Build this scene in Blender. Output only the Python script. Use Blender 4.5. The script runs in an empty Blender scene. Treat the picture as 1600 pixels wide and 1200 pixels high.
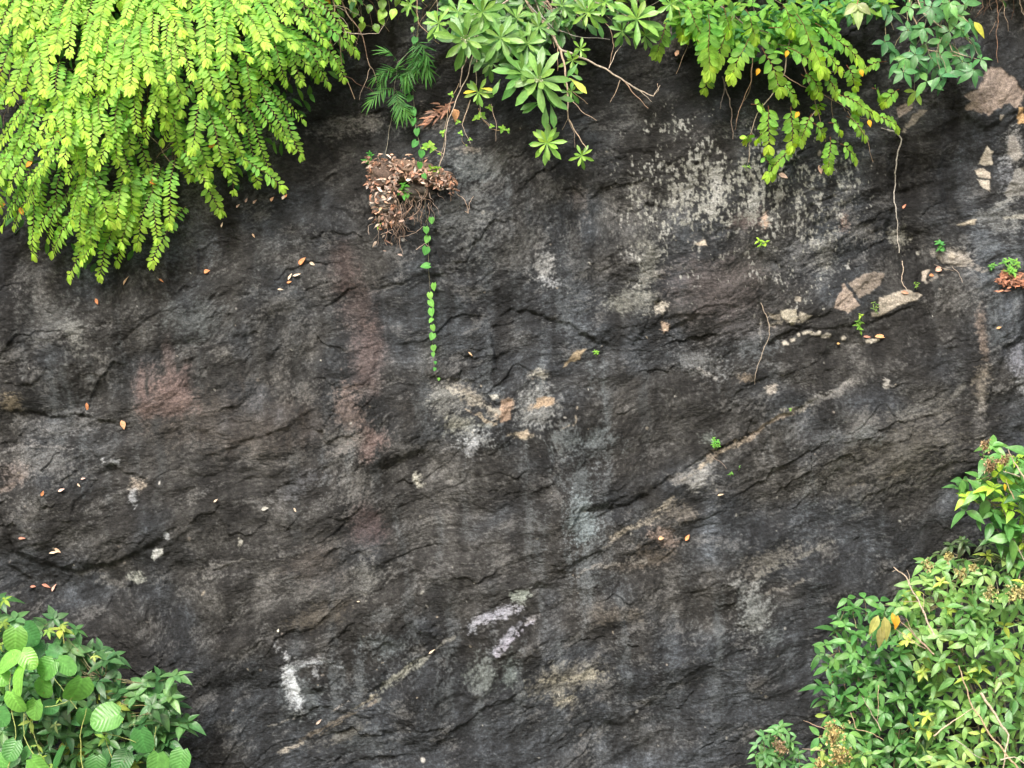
import bpy, math, random
import numpy as np
from mathutils import Vector

random.seed(7)
R = random.Random(11)
RNG = np.random.default_rng(5)
C = bpy.context.scene.collection
scene = bpy.context.scene

# ------------------------------------------------------------------ camera, sky, sun, exposure
S = 0.00375            # metres per photograph pixel at the cliff plane (y = 0)
D = 11.0               # camera distance from the cliff plane
ZC = 4.0               # camera height
cam_data = bpy.data.cameras.new('camera')
cam = bpy.data.objects.new('camera', cam_data)
C.objects.link(cam)
cam.location = (0, -D, ZC)
cam.rotation_euler = (math.radians(90), 0, 0)
cam_data.sensor_width = 36
cam_data.lens = 36 * D / 6.0
cam_data.clip_end = 500
scene.camera = cam

SUN = Vector((-0.28, -0.95, 0.86)).normalized()
world = bpy.data.worlds.new('World')
scene.world = world
world.use_nodes = True
wn = world.node_tree.nodes
wn.clear()
sky = wn.new('ShaderNodeTexSky')
sky.sky_type = 'NISHITA'
sky.sun_disc = False
sky.sun_elevation = math.asin(SUN.z)
sky.sun_rotation = math.atan2(SUN.x, SUN.y)
sky.air_density = 1.0
sky.dust_density = 6.0
sky.ozone_density = 0.6
bg = wn.new('ShaderNodeBackground')
bg.inputs['Strength'].default_value = 0.15
wo = wn.new('ShaderNodeOutputWorld')
world.node_tree.links.new(sky.outputs[0], bg.inputs[0])
world.node_tree.links.new(bg.outputs[0], wo.inputs[0])

sl = bpy.data.lights.new('sun', 'SUN')
sl.energy = 2.0
sl.angle = math.radians(10)
sl.color = (1.0, 0.99, 0.975)
so = bpy.data.objects.new('sun', sl)
C.objects.link(so)
so.rotation_euler = SUN.to_track_quat('Z', 'Y').to_euler()

scene.view_settings.view_transform = 'Standard'
scene.view_settings.look = 'None'
scene.view_settings.gamma = 1
scene.view_settings.exposure = 0.7
scene.view_settings.use_curve_mapping = False
scene.render.engine = 'CYCLES'
scene.cycles.max_bounces = 6
scene.cycles.transmission_bounces = 4
scene.cycles.transparent_max_bounces = 4

# ------------------------------------------------------------------ small helpers
def tag(o, label=None, cat=None, group=None, kind=None):
    if label: o['label'] = label
    if cat: o['category'] = cat
    if group: o['group'] = group
    if kind: o['kind'] = kind
    return o

def empty(name, loc, label, cat, group=None):
    o = bpy.data.objects.new(name, None)
    o.empty_display_size = 0.1
    C.objects.link(o)
    o.location = loc
    return tag(o, label, cat, group)

def at(u, v, d):
    """the point d metres in front of the cliff plane seen at photograph pixel (u, v)"""
    k = (D - d) / D
    return Vector(((u - 800) * S * k, -d, ZC + (600 - v) * S * k))

def srgb(r, g, b):
    f = lambda c: ((c / 255 + 0.055) / 1.055) ** 2.4 if c > 10 else c / 255 / 12.92
    return np.array([f(r), f(g), f(b)])

# ------------------------------------------------------------------ noise on numpy arrays
_P = np.random.default_rng(3).permutation(4096).astype(np.int64)
_G = np.exp(1j * np.random.default_rng(4).uniform(0, 2 * np.pi, 4096))
_GX, _GY = _G.real.astype(np.float32), _G.imag.astype(np.float32)

def perlin(x, y, seed=0):
    x = x.astype(np.float32) + np.float32(seed * 17.31 + 1000)
    y = y.astype(np.float32) + np.float32(seed * 9.77 + 1000)
    xi = np.floor(x).astype(np.int64); yi = np.floor(y).astype(np.int64)
    xf = x - xi; yf = y - yi
    u = xf * xf * xf * (xf * (xf * 6 - 15) + 10); v = yf * yf * yf * (yf * (yf * 6 - 15) + 10)
    def g(ix, iy, fx, fy):
        h = _P[(_P[ix & 4095] + iy) & 4095]
        return _GX[h] * fx + _GY[h] * fy
    a = g(xi, yi, xf, yf); b = g(xi + 1, yi, xf - 1, yf)
    c = g(xi, yi + 1, xf, yf - 1); d = g(xi + 1, yi + 1, xf - 1, yf - 1)
    return (a + u * (b - a)) * (1 - v) + (c + u * (d - c)) * v

def fbm(x, y, octs=4, seed=0, gain=0.5):
    t = 0; a = 1.0
    for k in range(octs):
        t = t + a * perlin(x * 2 ** k, y * 2 ** k, seed + k * 3)
        a *= gain
    return t

def sstep(a, b, x):
    t = np.clip((x - a) / (b - a), 0, 1)
    return t * t * (3 - 2 * t)

# ------------------------------------------------------------------ the cliff
def axis(lo, hi, f0, f1, fine, grow=1.06, cap=14):
    mid = list(np.arange(f0, f1, fine))
    a = []; x = f0; st = fine
    while x > lo:
        st = min(st * grow, cap); x -= st; a.append(x)
    b = []; x = mid[-1]; st = fine
    while x < hi:
        st = min(st * grow, cap); x += st; b.append(x)
    return np.array(a[::-1] + mid + b)

us = axis(-1500, 3100, -40, 1640, 1.35)
vs = axis(-1300, 1720, -40, 1240, 1.35)
U, V = np.meshgrid(us, vs)
U = U.astype(np.float32); V = V.astype(np.float32)

# gently warped coordinates, so that nothing drawn on the rock is straight
WU = U + 9 * perlin(U / 46, V / 46, 1) + 4 * perlin(U / 15, V / 15, 2) + 2.0 * perlin(U / 6, V / 6, 12)
WV = V + 9 * perlin(U / 46, V / 46, 3) + 4 * perlin(U / 15, V / 15, 4) + 2.0 * perlin(U / 6, V / 6, 13)

def window(u0, u1, v0, v1):
    i0, i1 = np.searchsorted(us, [u0, u1]); j0, j1 = np.searchsorted(vs, [v0, v1])
    return slice(j0, j1), slice(i0, i1)

def seg_dist(pu, pv, pts):
    """distance to a polyline and the side (positive above/left of its direction)"""
    best = np.full(pu.shape, 1e9, np.float32); side = np.zeros(pu.shape, np.float32); tt = np.zeros(pu.shape, np.float32)
    n = len(pts) - 1
    for k in range(n):
        (ax, ay), (bx, by) = pts[k], pts[k + 1]
        dx, dy = bx - ax, by - ay
        L2 = dx * dx + dy * dy + 1e-6
        t = np.clip(((pu - ax) * dx + (pv - ay) * dy) / L2, 0, 1)
        ex = pu - (ax + t * dx); ey = pv - (ay + t * dy)
        dd = np.sqrt(ex * ex + ey * ey)
        s = (dx * ey - dy * ex) / math.sqrt(L2)
        m = dd < best
        best = np.where(m, dd, best); side = np.where(m, s, side); tt = np.where(m, (k + t) / n, tt)
    return best, side, tt

def poly_sd(pu, pv, pts):
    """signed distance to a closed polygon, positive inside"""
    d, _, _ = seg_dist(pu, pv, list(pts) + [pts[0]])
    ins = np.zeros(pu.shape, bool)
    n = len(pts)
    for k in range(n):
        (ax, ay), (bx, by) = pts[k], pts[(k + 1) % n]
        if ay == by: continue
        c = ((ay > pv) != (by > pv)) & (pu < (bx - ax) * (pv - ay) / (by - ay) + ax)
        ins ^= c
    return np.where(ins, d, -d)

TH = math.radians(24)
GU = U + 34 * perlin(U / 210, V / 210, 8)
GV = V + 60 * perlin(U / 330, V / 260, 9) + 16 * perlin(U / 90, V / 80, 10)
AL = (GU * math.cos(TH) - GV * math.sin(TH)).astype(np.float32)          # along the grain, rising to the right
AC = (GU * math.sin(TH) + GV * math.cos(TH)).astype(np.float32)          # across the grain, downwards

def chips(x, y, seed):
    """broken facets: every cell of a jittered grid is a small tilted plane; also the distance to the nearest cell border"""
    xi = np.floor(x).astype(np.int64); yi = np.floor(y).astype(np.int64)
    b1 = np.full(x.shape, 9.0, np.float32); b2 = b1.copy(); hh = np.zeros(x.shape, np.float32)
    for dx in (-1, 0, 1):
        for dy in (-1, 0, 1):
            k = _P[(_P[(xi + dx + seed * 37) & 4095] + yi + dy) & 4095]
            cx = xi + dx + (k % 61) / 61.0; cy = yi + dy + (k % 53) / 53.0
            ex = (x - cx).astype(np.float32); ey = (y - cy).astype(np.float32)
            d = np.sqrt(ex * ex + ey * ey)
            pl = ex * _GX[k] * .8 + ey * (.35 + _GY[k] * .7) + ((k % 29) / 29.0 - .5) * .7
            m = d < b1
            b2 = np.where(m, b1, np.minimum(b2, d)); hh = np.where(m, pl, hh); b1 = np.where(m, d, b1)
    return hh.astype(np.float32), b2 - b1

H = np.zeros(U.shape, np.float32)             # metres towards the camera
H += 0.14 * fbm(U / 480, V / 400, 3, 20)
H += 0.070 * fbm(AL / 180, AC / 105, 3, 23)
H += 0.026 * fbm(AL / 95, AC / 46, 3, 230)
# overlapping slabs: the surface creeps outward going down, then steps back in
def saw(t, e=0.22):
    f = t - np.floor(t)
    return np.where(f < 1 - e, f / (1 - e), (1 - f) / e)
m1 = sstep(-0.05, 0.3, fbm(U / 260, V / 200, 2, 30))
H += 0.016 * (0.1 + 0.9 * m1) * saw(AC / 96 + 1.6 * fbm(AL / 170, AC / 120, 4, 31), 0.2)
cw = 7 * fbm(U / 22, V / 22, 2, 150)
c1, e1 = chips((AL + cw) / 62, (AC - cw) / 34, 1)
c2, e2 = chips((AL - cw) / 24, (AC + cw * .8) / 13, 2)
c3, e3 = chips((AL + cw * .5) / 9.5, (AC + cw * .5) / 5.6, 3)
m2 = sstep(-0.25, 0.35, fbm(U / 170, V / 140, 2, 33)); m3 = sstep(-0.3, 0.3, fbm(U / 110, V / 90, 2, 35))
rg = sstep(-.3, .35, fbm(U / 130, V / 150, 3, 196))
H += 0.017 * (.15 + .85 * m2) * c1 + 0.0072 * (.15 + .85 * m3) * rg * c2 + 0.0038 * (.3 + .7 * rg) * c3
H += 0.007 * np.abs(fbm(AL / 60, AC / 42, 3, 45))
H += 0.0060 * fbm(AL / 19, AC / 12, 3, 49)
H += 0.0054 * fbm(AL / 7.5, AC / 5, 2, 53)
# vertical fluting in the upper half
H -= 0.028 * sstep(0.05, 0.5, fbm(WU / 60, V / 420, 2, 57)) * sstep(900, 200, V)
# hollows and bulges
for u, v, ru, rv, a in [
        (700, 130, 320, 75, -0.16), (1120, 100, 300, 80, -0.12), (420, 330, 160, 70, -0.10), (530, 260, 60, 90, -0.10),
        (640, 300, 70, 40, 0.06), (1180, 300, 190, 110, 0.07), (1430, 330, 60, 120, -0.07), (1540, 140, 60, 60, 0.05),
        (870, 590, 80, 80, 0.05), (700, 650, 90, 60, 0.04), (830, 370, 120, 110, 0.04), (1500, 620, 120, 160, 0.05),
        (120, 540, 90, 90, 0.05), (100, 800, 110, 60, 0.06), (60, 930, 60, 40, -0.05), (1090, 760, 70, 40, 0.04),
        (900, 1080, 170, 70, 0.05), (480, 1060, 90, 80, 0.05), (1250, 800, 150, 90, -0.05), (330, 420, 60, 60, -0.03),
        (1590, 430, 50, 60, 0.06), (250, 610, 70, 50, 0.02), (960, 720, 90, 60, 0.03), (1390, 720, 120, 90, 0.04)]:
    H += a * np.exp(-(((U - u) / ru) ** 2 + ((V - v) / rv) ** 2))

# cracks: points, width px, depth m, step m (+ = the side left behind), reach px of the step
CR = [
    ([(455, 150), (500, 215), (560, 290), (575, 345)], 7, .030, -.04, 60),
    ([(640, 330), (700, 420), (738, 470), (765, 520), (788, 600)], 4, .030, -.035, 70),
    ([(770, 500), (800, 486), (850, 492), (910, 522), (962, 556)], 4, .030, .045, 60),
    ([(962, 556), (990, 540), (1030, 470), (1042, 450)], 3, .018, .015, 40),
    ([(962, 556), (900, 575), (878, 600)], 3, .018, .012, 40),
    ([(655, 592), (740, 598), (775, 632), (802, 628)], 4, .022, .028, 45),
    ([(700, 672), (780, 660), (800, 632)], 3, .015, .01, 25),
    ([(802, 628), (806, 655), (850, 668), (880, 640), (876, 590)], 3, .014, -.01, 25),
    ([(590, 640), (592, 690), (600, 730), (640, 715), (700, 700)], 4, .016, .018, 40),
    ([(600, 730), (598, 760)], 3, .014, .01, 30),
    ([(480, 470), (560, 500), (590, 560), (560, 640)], 5, .010, -.02, 60),
    ([(0, 642), (60, 648), (140, 655), (190, 668)], 4, .030, .035, 60),
    ([(130, 690), (165, 730), (215, 745), (260, 770)], 5, .020, .03, 50),
    ([(390, 790), (440, 760), (520, 728), (560, 700)], 4, .016, .025, 50),
    ([(-40, 780), (0, 812), (18, 862), (60, 880), (110, 892), (170, 885), (230, 856), (290, 820)], 6, .045, .07, 70),
    ([(0, 880), (35, 915), (60, 962), (90, 990)], 6, .035, .05, 45),
    ([(280, 640), (300, 560), (290, 520), (330, 480), (350, 420)], 4, .012, .018, 50),
    ([(350, 430), (430, 400), (480, 420)], 5, .012, .02, 50),
    ([(900, 802), (965, 790), (1012, 776), (1042, 750), (1060, 735)], 5, .042, .05, 45), ([(1050, 742), (1080, 722), (1110, 708), (1170, 680), (1240, 640), (1330, 598)], 3, .014, .028, 45),
    ([(430, 1172), (480, 1150), (560, 1104), (600, 1082), (650, 1030), (720, 985), (770, 950), (850, 905), (960, 850), (1010, 800)], 3, .007, .016, 45),
    ([(700, 960), (735, 890), (760, 830)], 4, .010, .012, 60),
    ([(735, 1120), (790, 1040), (850, 960)], 3, .010, .014, 60),
    ([(1300, 880), (1210, 930), (1150, 960), (1080, 1010)], 5, .014, .022, 70),
    ([(1185, 400), (1178, 440), (1192, 490), (1202, 520), (1186, 590)], 3, .028, .02, 40),
    ([(1190, 340), (1172, 372), (1140, 360), (1095, 378)], 4, .018, .012, 40),
    ([(1092, 362), (1098, 378)], 5, .03, 0, 10), ([(1026, 478), (1036, 466)], 5, .035, 0, 10),
    ([(1270, 170), (1262, 330), (1268, 400)], 6, .020, .012, 40),
    ([(1392, 150), (1400, 230), (1396, 330), (1388, 430)], 11, .055, -.03, 60),
    ([(1420, 360), (1445, 420), (1430, 470)], 9, .040, -.02, 40),
    ([(1190, 505), (1250, 512), (1300, 520), (1350, 502), (1400, 494), (1450, 470)], 4, .024, .02, 60),
    ([(1215, 548), (1290, 534), (1360, 538), (1410, 520)], 3, .012, .012, 30),
    ([(1440, 450), (1475, 415), (1525, 410), (1560, 425), (1610, 432)], 5, .020, -.05, 50),
    ([(1600, 520), (1566, 545), (1545, 610), (1540, 690)], 6, .040, -.035, 60),
    ([(1320, 445), (1335, 470), (1345, 480)], 3, .012, 0, 10),
    ([(1396, 210), (1430, 180), (1455, 168), (1480, 150)], 5, .02, .02, 40),
    ([(1500, 180), (1540, 195), (1600, 170)], 5, .02, .035, 40),
    ([(1526, 150), (1532, 160)], 3, .02, 0, 10),
    ([(1340, 240), (1290, 300), (1230, 310)], 4, .014, .014, 40),
    ([(970, 700), (975, 640), (985, 610)], 3, .010, .01, 40),
    ([(1052, 610), (1048, 670), (1050, 690)], 3, .012, .012, 40),
    ([(545, 1000), (640, 1010), (720, 985)], 4, .010, .014, 50),
    ([(450, 1030), (500, 1028), (530, 1040)], 4, .012, .02, 30),
    ([(0, 500), (70, 520), (120, 480), (170, 430)], 5, .014, -.02, 50),
]
for pts, w, dep, st, reach in CR:
    a = np.array(pts); pad = reach * 2.2 + 20
    wj, wi = window(a[:, 0].min() - pad, a[:, 0].max() + pad, a[:, 1].min() - pad, a[:, 1].max() + pad)
    d, sd, tt = seg_dist(WU[wj, wi], WV[wj, wi], pts)
    ends = np.clip(np.minimum(tt, 1 - tt) * 6, 0, 1) if len(pts) > 2 else 1
    brk = np.clip(.75 + 1.5 * fbm(U[wj, wi] / 28, V[wj, wi] / 28, 2, 140), .08, 1.3)
    H[wj, wi] -= .58 * brk * dep * np.exp(-(d / (w * .75)) ** 2) * (0.35 + 0.65 * ends)
    if st:
        H[wj, wi] += 0.32 * st * np.tanh(-sd / (w * 0.8)) * np.exp(-(d / reach) ** 2) * ends

# faint hairline fractures
for k in range(70):
    u, v = RNG.uniform(0, 1600), RNG.uniform(150, 1200)
    ang = RNG.choice([-0.45, -0.35, -0.9, 1.3, 0.5]) + RNG.normal(0, .25); L = RNG.uniform(25, 90)
    pts = []
    for i in range(5):
        pts.append((u, v)); ang += RNG.normal(0, .35)
        u += math.cos(ang) * L / 4; v += math.sin(ang) * L / 4
    a = np.array(pts)
    wj, wi = window(a[:, 0].min() - 12, a[:, 0].max() + 12, a[:, 1].min() - 12, a[:, 1].max() + 12)
    d, sd, tt = seg_dist(WU[wj, wi], WV[wj, wi], pts)
    H[wj, wi] -= RNG.uniform(.002, .007) * np.exp(-(d / 2.0) ** 2)
# the brow: above the top edge the rock leans back into the hillside; the foot runs out a little
H = np.where(V < -60, H - (-60 - V) * S * (0.3 + 1.1 * sstep(-60, -420, V)), H)
H += 0.35 * sstep(1150, 1700, V)
# the face as a whole swings back at both far sides
H -= 0.8 * sstep(300, 1600, np.abs(U - 800) - 700)

def rock_h(x, z):
    u = 800 + x / S; v = 600 - (z - ZC) / S
    i = min(max(np.searchsorted(us, u), 1), len(us) - 1); j = min(max(np.searchsorted(vs, v), 1), len(vs) - 1)
    return float(H[j - 1:j + 1, i - 1:i + 1].mean())

def on_rock(u, v, off=0.0):
    d = 0.0
    for _ in range(4):
        p = at(u, v, d); d = rock_h(p.x, p.z)
    return at(u, v, d + off)

# ---- what colour the bare stone has (albedo), patch by patch
def g(u, v, ru, rv, rot=0.0, warp=1.0):
    uu = U + warp * (WU - U); vv = V + warp * (WV - V)
    if rot:
        c, s_ = math.cos(rot), math.sin(rot)
        a = (uu - u) * c + (vv - v) * s_; b = -(uu - u) * s_ + (vv - v) * c
    else:
        a, b = uu - u, vv - v
    return np.exp(-((a / ru) ** 2 + (b / rv) ** 2))

n_big = fbm(U / 240, V / 200, 4, 60)
n_mid = fbm(AL / 48, AC / 24, 4, 64)
n_fine = fbm(AL / 9, AC / 4.6, 3, 68)
n_pix = fbm(AL / 3.6, AC / 2.6, 2, 71)
streak = fbm(WU / 26, V / 260, 4, 74)
wet = fbm(WU / 44, V / 330, 4, 91)
n_sp = perlin(U / 4.2, V / 4.8, 77) * 0.6 + 0.5 * perlin(U / 2.6, V / 2.9, 78)
n_hue = fbm(U / 150, V / 130, 3, 80)

n_med = fbm(U / 90, V / 80, 4, 180)
val = 0.031 * np.exp(0.95 * n_big + 0.75 * n_med + 1.0 * n_mid + 1.0 * n_fine + 0.75 * n_pix + 0.75 * streak)
# black film of algae and old seepage, plus shade painted under overhangs and foliage
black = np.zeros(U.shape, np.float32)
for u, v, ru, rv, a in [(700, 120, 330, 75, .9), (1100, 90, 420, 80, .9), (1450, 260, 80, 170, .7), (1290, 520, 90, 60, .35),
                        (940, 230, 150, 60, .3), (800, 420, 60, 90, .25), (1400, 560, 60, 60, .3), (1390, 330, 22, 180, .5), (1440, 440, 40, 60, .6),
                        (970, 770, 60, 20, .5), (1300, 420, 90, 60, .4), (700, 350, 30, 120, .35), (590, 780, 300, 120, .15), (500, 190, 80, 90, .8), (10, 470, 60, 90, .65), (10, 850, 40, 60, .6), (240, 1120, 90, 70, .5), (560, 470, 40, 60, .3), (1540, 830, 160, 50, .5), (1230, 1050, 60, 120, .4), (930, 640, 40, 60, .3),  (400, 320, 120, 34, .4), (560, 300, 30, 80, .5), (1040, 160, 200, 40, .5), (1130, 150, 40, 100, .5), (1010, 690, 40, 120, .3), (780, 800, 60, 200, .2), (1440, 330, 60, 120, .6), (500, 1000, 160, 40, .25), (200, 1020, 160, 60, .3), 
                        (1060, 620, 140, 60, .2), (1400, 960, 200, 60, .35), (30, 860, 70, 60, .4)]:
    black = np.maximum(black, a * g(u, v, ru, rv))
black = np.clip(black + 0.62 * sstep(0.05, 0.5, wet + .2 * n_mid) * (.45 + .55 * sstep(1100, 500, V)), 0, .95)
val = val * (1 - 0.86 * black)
col = np.stack([val] * 3, -1)
warm = sstep(-0.35, 0.35, n_hue + 0.35 * (g(400, 700, 420, 230) + g(1300, 640, 300, 150) + g(950, 940, 200, 90) + g(420, 900, 260, 150))
             - 0.55 * (g(600, 1120, 420, 110) + g(1150, 1150, 300, 130) + g(1340, 830, 220, 80) + g(720, 400, 120, 160) + g(1590, 330, 60, 200) + g(860, 560, 80, 90)))
tw = np.array([1.0, 1.0, 0.965]); tc = np.array([0.86, 1.0, 1.17])
col *= tc + warm[..., None] * (tw - tc)

def blend(mask, c, k=1.0):
    m = np.clip(mask * k, 0, 1)[..., None]
    global col
    col = col * (1 - m) + m * np.asarray(c, np.float32)

dust = sstep(.15, .8, fbm(AL / 60, AC / 30, 4, 160) + .55 * n_fine + .45 * n_pix + .35 * fbm(U / 260, V / 220, 2, 166)) * (1 - .85 * black)
blend(dust * .55, (.15, .152, .15))
wash = sstep(.02, .75, fbm(WU / 30, V / 230, 4, 210) + .45 * n_fine + .4 * n_pix + .3 * n_mid) * (1 - .8 * black)
wreg = (.85 * g(900, 760, 70, 200) + .7 * g(860, 600, 90, 110) + .6 * g(740, 640, 90, 80) + .55 * g(600, 1010, 110, 90) + .6 * g(540, 740, 70, 130) + .55 * g(760, 340, 100, 130) + .5 * g(1190, 950, 80, 90) + .6 * g(780, 1050, 90, 80)
        + .5 * g(1110, 560, 120, 60) + .45 * g(1250, 400, 130, 80) + .5 * g(1560, 450, 90, 120) + .45 * g(1300, 760, 120, 100) + .4 * g(100, 720, 140, 120) + .35 * g(150, 520, 120, 90) + .5 * g(470, 1080, 100, 60) + .35 * g(1000, 1000, 200, 160) + .4 * g(340, 480, 120, 90) + .4 * g(650, 820, 120, 60))
blend(wash * np.clip(wreg * 1.2, 0, 1) * .85, (.135, .155, .168))
tex = np.exp(0.45 * n_fine + 0.40 * n_pix + 0.3 * n_mid)
drip0 = fbm(U / 9, V / 34, 3, 184)
def soft(u, v, ru, rv, c, k, rot=0.0, rough=1.0):
    """a soft-edged film of colour that breaks up along the grain"""
    g0 = g(u, v, ru * 1.1, rv * 1.1, rot)
    m = g0 + rough * (0.36 * n_mid + 0.42 * n_fine + 0.36 * n_pix + .22 * drip0) - 0.34
    m = sstep(0.0, 0.7, m) * k * sstep(.03, .22, g0)
    mm = np.clip(m, 0, 1)[..., None]
    global col
    col = col * (1 - mm) + mm * (np.asarray(c, np.float32) * tex[..., None])

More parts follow.
